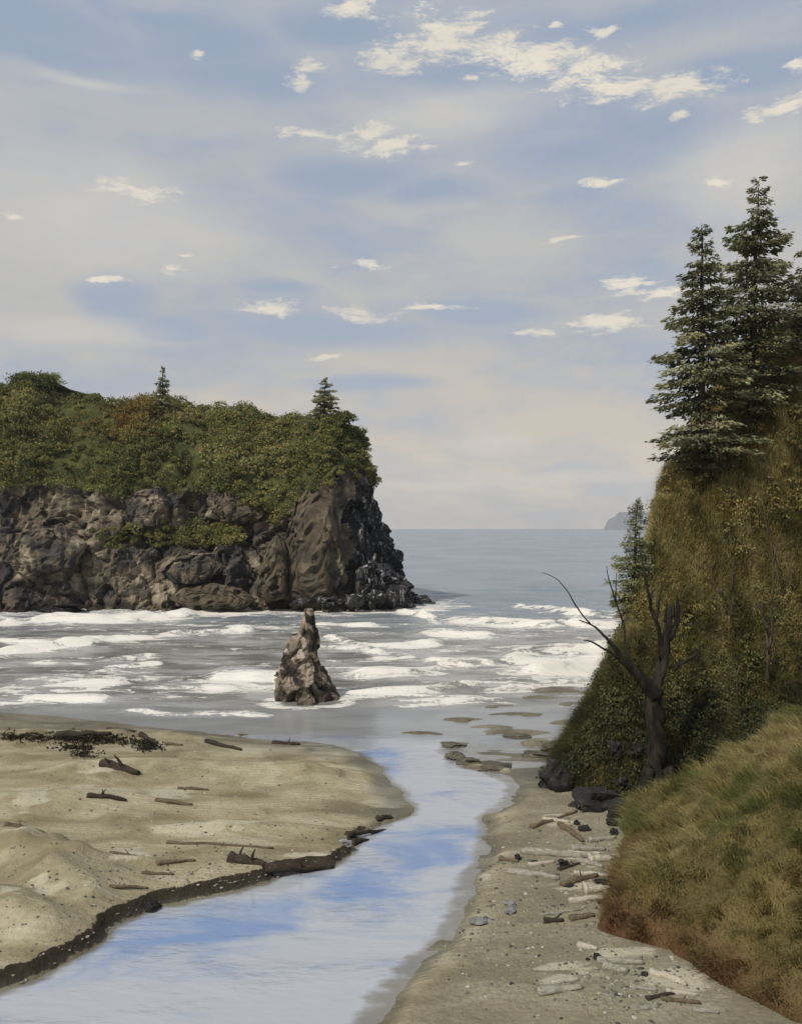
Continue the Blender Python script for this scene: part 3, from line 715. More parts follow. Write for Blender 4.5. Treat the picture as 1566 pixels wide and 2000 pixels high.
# zone per face: rock, black end, vegetated top
cell_j = np.tile(np.arange(NR + NV - 2), len(bx) - 1); cell_i = np.repeat(np.arange(len(bx) - 1), NR + NV - 2)
cx_ = bx[cell_i]; cz_ = Zs[cell_i, cell_j]
veg = (cell_j >= NR - 1)
blackz = (~veg) & (cx_ > -8.5 + 1.2 * np.sin(cz_ * 0.6)) & (by[cell_i] < 200)
m, nt, b, _ = material('scrub_soil')
pp = nt.new('ShaderNodeNewGeometry').outputs['Position']
nt.put(b.inputs['Base Color'], nt.mix(nt.remap(nt.noise(pp, 0.4, 5), 0.35, 0.65), (0.045, 0.055, 0.018), (0.09, 0.09, 0.034)))
b.inputs['Roughness'].default_value = 1.0; b.inputs['Specular IOR Level'].default_value = 0.1
M_SOIL = m
head = empty('headland', (-40, 190, 0), 'steep rocky headland with scrub on top running into the sea on the left', 'headland')
head['kind'] = 'structure'; del head['category']
def sub(name, sel, mat, smooth=False):
    v, f_ = compact(q2, nf[sel])
    o = link(name, mesh(name, v, f_, mat, smooth), head); o.matrix_parent_inverse = head.matrix_world.inverted()
    o.location = (40, -190, 0)
    return o
sub('cliff_face', (~veg) & (~blackz), M_CLIFF)
sub('black_cliff_end', blackz, M_BLACK)['label'] = 'black basalt end of the headland streaked with white'
sub('scrub_ground', veg, M_SOIL, True)
# leaning slabs and buttresses against the cliff
def slab(name, outline, Y0, depth, mat, seed, bulge=0.5, lean=0.14):
    """upright slab: rounded outline (photo pixels) given real depth, at distance Y0"""
    import bmesh
    o = np.array([P(a, b_, Y0) for a, b_ in outline]); c = o.mean(0)
    per = np.concatenate([o, o[:1]]); dd = np.concatenate([[0], np.cumsum(np.linalg.norm(np.diff(per, axis=0), axis=1))])
    t = np.linspace(0, dd[-1], 400, endpoint=False); ring = np.stack([np.interp(t, dd, per[:, k]) for k in range(3)], -1) - c
    th = np.arctan2(ring[:, 2], ring[:, 0]); od = np.argsort(th); th, rr_ = th[od], np.hypot(ring[:, 0], ring[:, 2])[od]
    bm = bmesh.new(); bmesh.ops.create_icosphere(bm, subdivisions=5, radius=1.0)
    U = np.array([v.co[:] for v in bm.verts]); f_ = np.array([[v.index for v in f.verts] for f in bm.faces]); bm.free()
    R = np.interp(np.arctan2(U[:, 2], U[:, 0]), th, rr_, period=2 * math.pi)
    sq = np.sign(U[:, 1]) * np.abs(U[:, 1]) ** 0.7
    rho = np.hypot(U[:, 0], U[:, 2]) ** 0.7
    nrm2 = np.hypot(U[:, 0], U[:, 2]) + 1e-9
    V = c + np.stack([U[:, 0] / nrm2 * rho * R, sq * depth, U[:, 2] / nrm2 * rho * R], -1)
    V[:, 1] += np.clip(V[:, 2], 0, None) * lean
    fv_, fe_ = facet(V / np.array([2.2, 2.2, 4.2]) + 0.12 * fbm(V / 2, 2, seed)[:, None], seed, 0.8); gv_, ge_ = facet(V / np.array([0.9, 0.9, 1.4]), seed + 9, 0.8)
    V += np.stack([0.5 * fbm(V / 2, 3, seed), -bulge * 1.9 * fv_ - 0.55 * gv_ + 0.45 * np.exp(-(fe_ / 0.08) ** 2), 0.4 * fbm(V / 2, 3, seed + 2)], -1)
    ob = link(name, mesh(name, V, f_, mat, False), head); ob.location = (40, -190, 0)
    return ob
slab('buttress', [(566, 1170), (556, 1060), (575, 985), (600, 945), (632, 935), (655, 960), (662, 1040), (655, 1110), (650, 1168), (600, 1180)], 166.5, 4.0, M_BUTT, 61)['label'] = 'tall smooth brown rock buttress'
slab('buttress', [(500, 1165), (505, 1120), (520, 1065), (538, 1040), (552, 1060), (560, 1110), (560, 1165), (530, 1180)], 163.5, 2.6, M_BUTT, 62)['label'] = 'shorter brown rock slab beside the tall buttress'
slab('rock_slab', [(410, 1000), (430, 970), (470, 965), (505, 990), (520, 1010), (480, 1025), (430, 1022)], 171, 3.5, M_BUTT, 63)
slab('rock_slab', [(390, 1015), (415, 975), (440, 945), (462, 965), (455, 1000), (420, 1020)], 172.5, 2.2, M_CLIFF, 64)
slab('rock_slab', [(330, 1170), (350, 1150), (420, 1140), (470, 1150), (500, 1172), (480, 1190), (370, 1192)], 163, 2.0, M_BUTT, 65)
slab('rock_slab', [(0, 1100), (40, 1040), (110, 1020), (160, 1060), (140, 1110), (60, 1130)], 167, 3.0, M_CLIFF, 66)
slab('rock_slab', [(230, 1010), (255, 960), (300, 950), (330, 985), (310, 1030), (260, 1035)], 171, 2.5, M_CLIFF, 67)
slab('rock_slab', [(310, 1120), (350, 1085), (420, 1080), (440, 1110), (400, 1140), (340, 1142)], 165, 2.2, M_CLIFF, 68)

# ------------------------------------------------------------------ foliage builders
def leaves(centres, normals, size, cols, aspect=0.55, seed=0):
    """one diamond-shaped, slightly folded leaf per centre"""
    n = len(centres); r = np.random.default_rng(seed)
    a = r.normal(size=(n, 3)); a -= (a * normals).sum(1)[:, None] * normals; a /= np.linalg.norm(a, axis=1)[:, None] + 1e-9
    b_ = np.cross(normals, a); s = np.asarray(size).reshape(-1, 1) * np.ones((n, 1))
    V = np.stack([centres - a * s, centres + b_ * s * aspect + normals * s * 0.2, centres + a * s, centres - b_ * s * aspect + normals * s * 0.2], 1).reshape(-1, 3)
    return V, np.arange(4 * n).reshape(-1, 4), np.repeat(cols, 4, 0)
def clumps(cen, rad, per, leaf, palette_fn, seed=0, flat=0.75):
    r = np.random.default_rng(seed); n = len(cen)
    d = r.normal(size=(n, per, 3)); d /= np.linalg.norm(d, axis=2)[..., None]
    d[..., 2] = np.abs(d[..., 2]) * np.where(r.random((n, per)) < 0.82, 1, -0.6)
    rr = (0.55 + 0.45 * r.random((n, per)) ** 0.5) * (1 + 0.35 * vnoise((d * 2.2 + cen[:, None, :] * 1.7).reshape(-1, 3), seed).reshape(n, per))
    c = cen[:, None, :] + d * (rad[:, None] * rr)[..., None] * np.array([1, 1, flat])
    nn = d + 0.7 * r.normal(size=d.shape); nn /= np.linalg.norm(nn, axis=2)[..., None]
    base = palette_fn(cen); cols = base[:, None, :] * (0.7 + 0.6 * r.random((n, per, 1))) * (1 + 0.12 * r.normal(size=(n, per, 3)))
    sz = leaf * (0.6 + 0.8 * r.random(n * per))
    return leaves(c.reshape(-1, 3), nn.reshape(-1, 3), sz, np.clip(cols.reshape(-1, 3), 0.004, 1), 0.6, seed)
def pick(pal, w):
    """choose between palette rows by a 0..1 value"""
    pal = np.array(pal, float); t = np.clip(w, 0, 0.9999) * (len(pal) - 1); i = t.astype(int); f_ = (t - i)[:, None]
    return pal[i] * (1 - f_) + pal[i + 1] * f_

# scrub covering the headland's top and ledges
G4 = q2.reshape(len(bx), NR + NV - 1, 3)
vis = np.where((bx > -112) & (by < 200))[0]
ci = RNG.choice(vis, 6000); cj = NR - 2 + (RNG.random(6000) ** 0.85 * (NV - 1.5)).astype(int); cj = np.clip(cj, 0, NR + NV - 2)
cen = G4[ci, cj] + RNG.normal(size=(6000, 3)) * 0.5
lm = np.where((bx > -64) & (bx < -29) & (by < 200))[0]
li = RNG.choice(lm, 420); lj = np.array([np.searchsorted(zr[k], RNG.uniform(12.2, 16.2)) for k in li]); cen_l = G4[li, lj] + np.array([0, -0.9, 0.2]) + RNG.normal(size=(420, 3)) * 0.5
keep = RNG.random(420) < np.exp(-((cen_l[:, 0] + 40) / 12) ** 2); cen_l = cen_l[keep]
dm = np.where((bx > -30) & (bx < -17) & (by < 200))[0]
di = RNG.choice(dm, 130); dj = np.array([np.searchsorted(zr[k], RNG.uniform(17.0, 24)) for k in di]); dj = np.clip(dj, 0, NR - 1); cen_d = G4[di, dj] + np.array([0, -0.6, 0]) + RNG.normal(size=(130, 3)) * 0.4
cen = np.concatenate([cen, cen_l, cen_d]); rad = 0.6 + 1.9 * RNG.random(len(cen)) ** 2.2; rad[6000:] *= 0.7; rad *= np.where(cen[:, 0] > -16, 0.65, 1.0)
def pal_head(c):
    w = 0.5 + 0.75 * fbm(c / np.array([9, 9, 6]), 3, 7) + RNG.normal(size=len(c)) * 0.12
    col = pick([(0.062, 0.076, 0.023), (0.11, 0.125, 0.038), (0.165, 0.172, 0.054), (0.23, 0.225, 0.08), (0.30, 0.28, 0.12)], w)
    for (px, py, rr) in [(250, 800, 4.5), (150, 825, 4.0), (230, 830, 3)]:
        o = P(px, py, 181); k = np.exp(-(((c[:, 0] - o[0]) / rr) ** 2 + ((c[:, 2] - o[2]) / rr) ** 2))[:, None] * 0.8
        col = col * (1 - k) + np.array([0.19, 0.115, 0.03]) * k
    return col
V, Q, C = clumps(cen, rad, 92, 0.21, pal_head, 5)
link('headland_scrub', mesh('headland_scrub', V, Q, M_LEAF, False, C), kind='stuff', label='dense green scrub covering the top of the rocky headland', category='scrub')

# ------------------------------------------------------------------ conifers
def conifer(name, label, base, top_z, half_w, bare, group, seed, whorl=0.42, n_br=7, spray=0.34, lean=(0, 0), droop=0.25, tint=1.0, dens=1.0):
    r = np.random.default_rng(seed); hgt = top_z - base[2]
    t = empty(name, base, label, 'tree', group)
    zz = np.linspace(-0.6, hgt, 18); pts = np.stack([lean[0] * (zz / hgt) ** 2 + 0.05 * np.sin(zz * 1.3 + seed), lean[1] * (zz / hgt) + 0.05 * np.cos(zz * 1.1), zz], -1)
    r0 = 0.018 * hgt + 0.02
    tv_ = tube(pts, r0 * (1 - zz.clip(0) / hgt) ** 0.8 + 0.012, 9, seed)
    me_ = mesh('trunk', *join([tv_]), M_BARK); link('trunk', me_, t)
    br, LV, LQ, LC, off = [], [], [], [], 0
    z = hgt * bare
    cs, ns, ax, ss, cc = [], [], [], [], []
    while z < hgt * 0.985:
        f_ = (z - hgt * bare) / (hgt * (1 - bare))
        wid = half_w * ((1 - f_) ** 0.70 * 0.94 + 0.06) * (0.72 if f_ < 0.06 else 1)
        lay = 0.62 + 0.58 * r.random()          # uneven tiers: some short, some long
        nb = max(3, int(round(n_br * (0.6 + 0.4 * (1 - f_)))))
        a0 = r.random() * 6.28
        for k in range(nb):
            if r.random() > dens: continue
            a = a0 + k * 6.283 / nb + r.normal() * 0.25; L = wid * lay * r.uniform(0.7, 1.12)
            if L < 0.12: continue
            zb = z + r.normal() * whorl * 0.25
            o = np.array([np.interp(zb, zz, pts[:, 0]), np.interp(zb, zz, pts[:, 1]), zb])
            s = np.linspace(0, 1, 6); up = 0.15 * (f_ * 2.2 - 0.6)
            path = o + np.stack([np.cos(a) * L * s, np.sin(a) * L * s, L * (up * s - droop * s ** 2 + 0.16 * s ** 4)], -1)
            br.append(tube(path, np.linspace(0.012 + 0.012 * L, 0.006, 6), 4, k, 0.0, False))
            n = int(12 + 46 * L * dens / (spray / 0.34))
            u = r.random(n) ** 0.75 * 0.92 + 0.08
            pc = np.stack([np.interp(u, s, path[:, i]) for i in range(3)], -1)
            side = np.array([-np.sin(a), np.cos(a), 0]); wd = (0.40 * L * (1 - (u - 0.55) ** 2 * 2.2)).clip(0.05)
            off_s = r.normal(size=n) * 0.55
            pc += side * (off_s * wd)[:, None] + np.array([0, 0, 1]) * (r.normal(size=n) * 0.11 - 0.10 * np.abs(off_s) * wd)[:, None]
            dirv = np.array([np.cos(a), np.sin(a), 0]) + side * (off_s * 0.9)[:, None] + r.normal(size=(n, 3)) * 0.25; dirv[:, 2] -= 0.25
            dirv /= np.linalg.norm(dirv, axis=1)[:, None]
            cs.append(pc); ax.append(dirv); ss.append(spray * (0.6 + 0.7 * r.random(n)) * min(1.0, 0.45 + L * 0.3))
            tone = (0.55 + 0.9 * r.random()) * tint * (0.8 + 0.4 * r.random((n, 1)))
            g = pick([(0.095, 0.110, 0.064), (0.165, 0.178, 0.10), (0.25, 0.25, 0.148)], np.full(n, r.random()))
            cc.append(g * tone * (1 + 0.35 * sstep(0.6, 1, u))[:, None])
        z += whorl * (0.8 + 0.5 * r.random()) * (1.0 - 0.35 * f_)
    c = np.concatenate(cs); d = np.concatenate(ax); s_ = np.concatenate(ss)[:, None]; col = np.concatenate(cc)
    upv = np.array([0, 0, 1.0]) + r.normal(size=c.shape) * 0.45
    w = np.cross(d, upv); w /= np.linalg.norm(w, axis=1)[:, None] + 1e-9; nrm = np.cross(w, d)
    V = np.stack([c - d * s_ * 0.5, c + w * s_ * 0.24 - nrm * s_ * 0.10, c + d * s_ * 0.55 - nrm * s_ * 0.12, c - w * s_ * 0.24 - nrm * s_ * 0.10], 1).reshape(-1, 3)
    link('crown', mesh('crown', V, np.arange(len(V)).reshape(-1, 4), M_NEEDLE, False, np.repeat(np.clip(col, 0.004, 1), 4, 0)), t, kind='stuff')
    v, f_ = join(br); link('branches', mesh('branches', v, f_, M_BARK), t, kind='stuff')
    return t
def on_land(px, py, Y):
    p_ = P(px, py, Y); return np.array([p_[0], Y, float(land_h(p_[0], Y)) - 0.1])
b1 = on_land(1370, 970, 66.5); t1 = P(1368, 436, 66.5)[2]
conifer('spruce_tree', 'tall spruce on the bluff, the nearer to the sea with bare trunk foot', b1, t1, 5.0, 0.04, 'spruces on the bluff', 11, lean=(0, 0), n_br=8, whorl=0.78, dens=0.86, spray=0.42)
b2 = on_land(1468, 870, 69.5); t2 = P(1487, 352, 69.5)[2]
conifer('spruce_tree', 'tallest spruce on the bluff, highest treetop in the picture', b2, t2, 5.9, 0.05, 'spruces on the bluff', 12, lean=(0.6, 0), n_br=8, whorl=0.78, dens=0.86, spray=0.42, tint=0.95)
b3 = on_land(1600, 760, 73); t3 = P(1590, 440, 73)[2]
conifer('spruce_tree', 'spruce cut off by the right edge, only branch tips showing', b3, t3, 4.2, 0.05, 'spruces on the bluff', 13, tint=0.8)
b4 = on_land(1236, 1205, 60.5); t4 = P(1247, 972, 60.5)[2]
conifer('young_spruce', 'small slender young spruce on the seaward edge of the bluff', b4, t4, 2.1, 0.08, None, 14, whorl=0.36, n_br=6, spray=0.24, lean=(0.35, 0), tint=1.1)
def head_top(px, Y):
    """height of the headland's ground where a tree stands"""
    x = (px - CX) / F * Y; d = (q2[:, 0] - x) ** 2 + (q2[:, 1] - Y) ** 2; k = np.argsort(d)[:6]; return np.array([x, Y, q2[k, 2].max() - 0.3])
b5 = head_top(633, 177); conifer('spruce_tree', 'small ragged spruce at the seaward tip of the headland', b5, P(634, 733, 177)[2], 4.0, 0.06, 'spruces on the headland', 15, whorl=0.6, n_br=7, spray=0.6, lean=(0.3, 0), dens=0.85, tint=1.2)
b6 = head_top(318, 186); conifer('spruce_tree', 'thin small spruce on the middle of the headland skyline', b6, P(322, 712, 186)[2], 2.3, 0.06, 'spruces on the headland', 16, whorl=0.6, n_br=6, spray=0.5, dens=0.8, tint=1.2)

# ------------------------------------------------------------------ sea stack
lv = [(1190, 594, 610), (1200, 591, 613), (1220, 585, 617), (1250, 577, 622), (1275, 563, 623), (1295, 552, 628), (1315, 547, 640), (1340, 544, 657), (1366, 542, 664), (1400, 540, 668)]
Ys = G(603, 1366)[1]; nl, na = 60, 96
yy = np.linspace(1400, 1190, nl); xl = np.interp(yy, [a[0] for a in lv], [a[1] for a in lv]); xr = np.interp(yy, [a[0] for a in lv], [a[2] for a in lv])
ang = np.linspace(0, 2 * np.pi, na, endpoint=False); V = []
for y, l, r_ in zip(yy, xl, xr):
    c = P((l + r_) / 2, y, Ys); hw = (r_ - l) / 2 / F * Ys
    V.append(np.stack([c[0] + np.cos(ang) * hw, Ys + 0.4 + np.sin(ang) * (hw * 0.85 + 0.1), np.full(na, c[2])], -1))
V.append(np.repeat(P(602, 1188, Ys)[None], na, 0)); V = np.concatenate(V)
fv_, fe_ = facet(V / np.array([1.9, 1.9, 3.4]) + 0.1 * fbm(V, 2, 4)[:, None], 31, 0.7); gv_, ge_ = facet(V / np.array([0.55, 0.55, 0.9]), 32, 0.9)
cc_ = np.array([P(603, 1300, Ys)[0], Ys + 0.4, 0]); rad_ = (V - cc_) * np.array([1, 1, 0]); rl = np.linalg.norm(rad_, axis=1)[:, None] + 1e-6
k = np.clip((rl[:, 0] - 0.45) / 1.2, 0, 1)
V += rad_ / rl * (k * (0.95 * fv_ - 0.2 * np.exp(-(fe_ / 0.07) ** 2) + 0.2 * gv_))[:, None]
i, j = np.meshgrid(np.arange(nl), np.arange(na), indexing='ij'); k2 = (j + 1) % na
fs = np.stack([i * na + j, i * na + k2, (i + 1) * na + k2, (i + 1) * na + j], -1).reshape(-1, 4)
o = link('sea_stack', mesh('sea_stack', V, fs, M_STACK, False), label='pointed tan and black sea stack standing alone in the surf', category='rock')

# ------------------------------------------------------------------ distant island
pr = [(1176, 0.0), (1184, 0.55), (1196, 0.7), (1205, 0.95), (1230, 1.0), (1260, 0.97), (1285, 1.0), (1330, 0.9), (1400, 0.8), (1440, 0.3), (1450, 0.0)]
Yi = 6000.0; V = []
for k_, yo in enumerate(np.linspace(0, 500, 7)):
    for x in np.linspace(1176, 1450, 60):
        hh = np.interp(x, [a[0] for a in pr], [a[1] for a in pr]) * (1 if 0 < k_ < 6 else 0)
        c = P(x, 1030, Yi); V.append((c[0] * (Yi + yo) / Yi + yo * 0.1, Yi + yo + (0 if k_ else -20), -2 + hh * (16 + 2 + 31 / F * Yi) * (0.97 + 0.06 * random.random())))
m, nt, b, _ = material('island_rock'); b.inputs['Base Color'].default_value = (0.17, 0.185, 0.20, 1); b.inputs['Roughness'].default_value = 0.9
link('distant_island', mesh('distant_island', np.array(V), gridfaces(7, 60), m, False), label='flat topped island far off on the horizon', category='island')

# ------------------------------------------------------------------ bluff and grass slope
m, nt, b, _ = material('bluff_soil')
pp = nt.new('ShaderNodeNewGeometry').outputs['Position']
nt.put(b.inputs['Base Color'], nt.ramp(nt.noise(nt.scaled(pp, (0.5, 0.5, 0.2)), 1.0, 6, 0.65), [(0.3, (0.03, 0.03, 0.013)), (0.5, (0.06, 0.053, 0.022)), (0.7, (0.11, 0.09, 0.04))]))
b.inputs['Roughness'].default_value = 1.0; b.inputs['Specular IOR Level'].default_value = 0.1
bump(nt, b, nt.noise(pp, 2.5, 6), 0.8, 0.3)
xs = np.concatenate([np.arange(5, 45, 0.3), np.arange(45, 110, 2.5)]); ys = np.concatenate([np.arange(46, 90, 0.3), np.arange(90, 172, 2.5)])
X, Y, Z = sheet(xs, ys, bluff_h); base_z = beach_h(X, Y)
ok = (Z > base_z - 0.6); kp = ok[:-1, :-1] | ok[1:, 1:] | ok[:-1, 1:] | ok[1:, :-1]
v, f_ = compact(np.stack([X, Y, np.maximum(Z, base_z - 1.0)], -1).reshape(-1, 3), gridfaces(len(xs), len(ys), kp))
link('bluff', mesh('bluff', v, f_, m), kind='structure', label='steep overgrown bluff on the right')

m, nt, b, _ = material('grass_soil')
pp = nt.new('ShaderNodeNewGeometry').outputs['Position']; toe = nt.attr('toe')
c = nt.ramp(nt.noise(pp, 0.5, 6, 0.6), [(0.3, (0.075, 0.062, 0.025)), (0.5, (0.13, 0.105, 0.04)), (0.7, (0.18, 0.14, 0.06))])
c = nt.mix(toe, c, nt.ramp(nt.noise(pp, 1.2, 6, 0.6), [(0.3, (0.045, 0.026, 0.014)), (0.55, (0.10, 0.055, 0.028)), (0.75, (0.18, 0.105, 0.055))]))
nt.put(b.inputs['Base Color'], c); b.inputs['Roughness'].default_value = 1.0; b.inputs['Specular IOR Level'].default_value = 0.1
bump(nt, b, nt.noise(pp, 5, 6), 0.8, 0.15)
xs = np.concatenate([np.arange(5.5, 30, 0.22), np.arange(30, 92, 2.0)]); ys = np.concatenate([np.arange(10, 25, 1.0), np.arange(25, 58, 0.22)])
X, Y, Z = sheet(xs, ys, grass_h); base_z = beach_h(X, Y)
ok = (Z > base_z - 0.4); kp = ok[:-1, :-1] | ok[1:, 1:] | ok[:-1, 1:] | ok[1:, :-1]
toev = sstep(2.4, 0.3, seg_dist(X, Y, TOE_G) + 1.2 * n2(X, Y, 2.5, octv=3, seed=71)) * sstep(47, 43, Y)
v, f_, tv2 = compact(np.stack([X, Y, np.maximum(Z, base_z - 0.6)], -1).reshape(-1, 3), gridfaces(len(xs), len(ys), kp), toev.reshape(-1))
link('grass_slope', mesh('grass_slope', v, f_, m, floats={'toe': tv2}), kind='structure', label='grassy slope in the right foreground')

def blades(base, nrm, length, width, cols, seed, droop=0.5, downhill=None):
    r = np.random.default_rng(seed); n = len(base)
    a = r.random(n) * 6.283; side = np.stack([np.cos(a), np.sin(a), 0 * a], -1)
    up = nrm * 0.35 + np.array([0, 0, 1.0]) + r.normal(size=(n, 3)) * 0.28
    if downhill is not None: up = up + downhill * 0.45
    up /= np.linalg.norm(up, axis=1)[:, None]
    lean_ = np.stack([-side[:, 1], side[:, 0], 0 * a], -1) * r.choice([-1, 1], n)[:, None]
    if downhill is not None: lean_ = lean_ * 0.5 + downhill
    L = length[:, None]; w = width[:, None]
    mid = base + up * L * 0.6 + lean_ * L * 0.12; tip = base + up * L * (1 - 0.35 * droop) + lean_ * L * droop + np.array([0, 0, -1]) * L * droop * 0.25
    V = np.stack([base - side * w, base + side * w, mid + side * w * 0.7, tip, mid - side * w * 0.7], 1).reshape(-1, 3)
    k = np.arange(n)[:, None] * 5
    return V, [np.concatenate([k, k + 1, k + 2, k + 4], 1), np.concatenate([k + 4, k + 2, k + 3], 1)], np.repeat(cols, 5, 0)
def surf_sample(fn, n, x0, x1, y0, y1, accept, seed):
    r = np.random.default_rng(seed); x = r.uniform(x0, x1, n); y = r.uniform(y0, y1, n); z = fn(x, y); e = 0.25
    gx = (fn(x + e, y) - fn(x - e, y)) / (2 * e); gy = (fn(x, y + e) - fn(x, y - e)) / (2 * e)
    nrm = np.stack([-gx, -gy, np.ones(n)], -1); sl = np.linalg.norm(nrm, axis=1); nrm /= sl[:, None]
    k = accept(x, y, z) & (r.random(n) < np.clip(sl / 2.2, 0, 1))
    dh = np.stack([-gx, -gy, 0 * gx], -1); dh /= np.linalg.norm(dh, axis=1)[:, None] + 1e-6
    return np.stack([x, y, z], -1)[k], nrm[k], dh[k]
FB, FG, FU = Field(beach_h, 5, 46, 22, 88, 0.3), Field(grass_h, 5, 46, 22, 60, 0.2), Field(bluff_h, 5, 46, 46, 96, 0.2)
def in_view(x, y, m_=120): return np.abs(x / y) * F < (1566 - CX + m_)
pts, nr, dh = surf_sample(FG, 430000, 6, 32, 23, 50, lambda x, y, z: (z > FB(x, y) - 0.02) & ((y < 48) | (z > FU(x, y) - 0.2)) & in_view(x, y), 3)
dt = seg_dist(pts[:, 0], pts[:, 1], TOE_G)
w = 0.52 + 0.7 * fbm(pts / np.array([3.0, 4.0, 3.0]), 4, 17) + 0.6 * fbm(pts / np.array([2.4, 0.55, 2.4]), 3, 18) + RNG.normal(size=len(pts)) * 0.14
cols = pick([(0.085, 0.072, 0.022), (0.135, 0.122, 0.040), (0.20, 0.178, 0.068), (0.27, 0.235, 0.105), (0.34, 0.295, 0.15)], w)
gk = sstep(0.1, 0.45, fbm(pts / np.array([2.2, 2.2, 2.2]), 3, 23))[:, None] * 0.75; cols = cols * (1 - gk) + np.array([0.10, 0.13, 0.036]) * gk
tk = (sstep(2.4, 0.1, dt + 2.2 * n2(pts[:, 0], pts[:, 1], 2.2, octv=3, seed=72)) * sstep(44, 38, pts[:, 1]) * 0.8)[:, None]; cols = cols * (1 - tk) + np.array([0.125, 0.066, 0.032]) * tk
cols = cols * (0.6 + 0.8 * RNG.random((len(pts), 1)))
tuft = sstep(-0.25, 0.45, fbm(pts / 0.75, 3, 29)); ln = RNG.uniform(0.16, 0.5, len(pts)) * (0.45 + 1.9 * tuft ** 1.5) * (1 - 0.4 * tk[:, 0]); wd = RNG.uniform(0.007, 0.018, len(pts)) * (0.8 + 0.6 * tuft)
V, Q, C = blades(pts, nr, ln, wd, np.clip(cols, 0.004, 1), 4, 0.5, dh)
link('meadow_grass', mesh('meadow_grass', V, Q, M_GRASS, False, C), kind='stuff', label='dry olive and rust coloured grass covering the foreground slope', category='grass')

# scrub and hanging grass on the bluff
vis_b = lambda x, y, z: (z > FB(x, y) - 0.05) & ((y > 59) | (z > FG(x, y) - 0.6)) & in_view(x, y, 160) & (z > 0.2) & (np.clip((y - 50) * 2, 0, 1) > 0) & (y < 84)
pts, nr, dh = surf_sample(FU, 40000, 8, 42, 49.5, 84, vis_b, 5)
def zone(p_):
    """0: dark evergreen growth low in the gully; 1: dry ochre growth high on the bluff"""
    s = (p_[:, 2] - 3.6) / 8 + 0.6 * fbm(p_ / 3.5, 3, 55) + 0.02 * (p_[:, 0] - 20)
    return np.clip(s, 0, 1)
def pal_bluff(c):
    w = zone(c) * 0.8 + 0.2 * RNG.random(len(c)) + 0.25 * fbm(c / 2.0, 3, 57)
    return pick([(0.045, 0.054, 0.024), (0.080, 0.086, 0.034), (0.125, 0.122, 0.046), (0.19, 0.168, 0.064), (0.26, 0.225, 0.095)], w)
rsel = RNG.random(len(pts)) < (0.10 + 0.42 * (1 - zone(pts))) * sstep(-0.15, 0.3, fbm(pts / 2.2, 3, 88)); c_ = pts[rsel][:3600]; print('bluff clumps', len(pts), rsel.sum())
c_ = c_ + nr[rsel][:3600] * 0.2; rad_b = RNG.uniform(0.2, 0.85, len(c_))
ed = []
for _ in range(130):
    y_ = RNG.uniform(54, 69); k_ = np.interp(y_, LEFT_B[:, 1], LEFT_B[:, 0]) + RNG.uniform(1.2, 7.0) * (y_ - 50) / 18
    z_ = float(FU(k_, y_))
    if z_ > 3 + 4 * RNG.random(): ed.append((k_, y_, z_ + 0.25))
ft = [(14.4 + RNG.normal() * 1.6, 49.0 + RNG.normal() * 0.7) for _ in range(60)]
ft = [(a_, b_, max(float(FU(a_, b_)), float(FB(a_, b_))) + 0.15) for a_, b_ in ft if float(FG(a_, b_)) < max(float(FU(a_, b_)), float(FB(a_, b_))) + 1.0]
c_ = np.concatenate([c_, np.array(ed), np.array(ft)]); rad_b = np.concatenate([rad_b, RNG.uniform(0.4, 1.15, len(ed)), RNG.uniform(0.25, 0.6, len(ft))])
V, Q, C = clumps(c_, rad_b, 80, 0.085, pal_bluff, 6, 0.8)
link('bluff_scrub', mesh('bluff_scrub', V, Q, M_LEAF, False, C), kind='stuff', label='dark green to ochre scrub covering the bluff', category='scrub')
pts, nr, dh = surf_sample(FU, 420000, 8, 42, 49.5, 84, vis_b, 8)
zz_ = zone(pts)
streak = fbm(np.stack([pts[:, 0] / 0.9, pts[:, 1] / 2.0, pts[:, 2] / 5], -1), 3, 59)
w = zz_ * 0.75 + 0.05 + 0.8 * streak + RNG.normal(size=len(pts)) * 0.1
cols = pick([(0.050, 0.056, 0.022), (0.105, 0.102, 0.037), (0.195, 0.175, 0.062), (0.31, 0.27, 0.11), (0.44, 0.395, 0.20)], w) * (0.6 + 0.8 * RNG.random((len(pts), 1)))
V, Q, C = blades(pts, nr, RNG.uniform(0.3, 0.95, len(pts)), RNG.uniform(0.012, 0.03, len(pts)), np.clip(cols, 0.004, 1), 9, 0.7, dh)
link('bluff_grass', mesh('bluff_grass', V, Q, M_GRASS, False, C), kind='stuff', label='long ochre grass hanging down the bluff face', category='grass')

# ------------------------------------------------------------------ dead snag in the gully
Ysn = 49.6
def SP(px, py, dy=0.0): return P(px, py, Ysn + dy)
root = SP(1283, 1560); root[2] = min(root[2], float(land_h(root[0], Ysn)))
snag = empty('dead_tree', root, 'dark dead tree with a forked broken trunk and bare limbs in the gully', 'tree')
def limb(name, pix, radii, seed, n=18, sides=10, amp=0.02, rough=0.18, parent=None):
    pts_ = np.array([SP(*a) for a in pix]) - root; Q_, t = bend(pts_, n, seed, amp)
    rr = np.interp(t, np.linspace(0, 1, len(radii)), radii)
    v_, f2 = join([tube(Q_, rr, sides, seed, rough)])
    return link(name, mesh(name, v_, f2, M_SNAG, True), parent or snag)
limb('trunk', [(1282, 1585, 0), (1281, 1500, 0), (1278, 1430, 0), (1277, 1380, 0), (1283, 1340, 0.1), (1296, 1290, 0.2), (1303, 1240, 0.3), (1308, 1195, 0.4), (1309, 1180, 0.4)], [0.85, 0.58, 0.48, 0.50, 0.48, 0.31, 0.27, 0.23, 0.15], 1, 60, 20, 0.015, 0.42)
limb('root_flare', [(1300, 1500, -0.2), (1330, 1560, -0.4), (1345, 1600, -0.5)], [0.35, 0.3, 0.2], 2, 10)
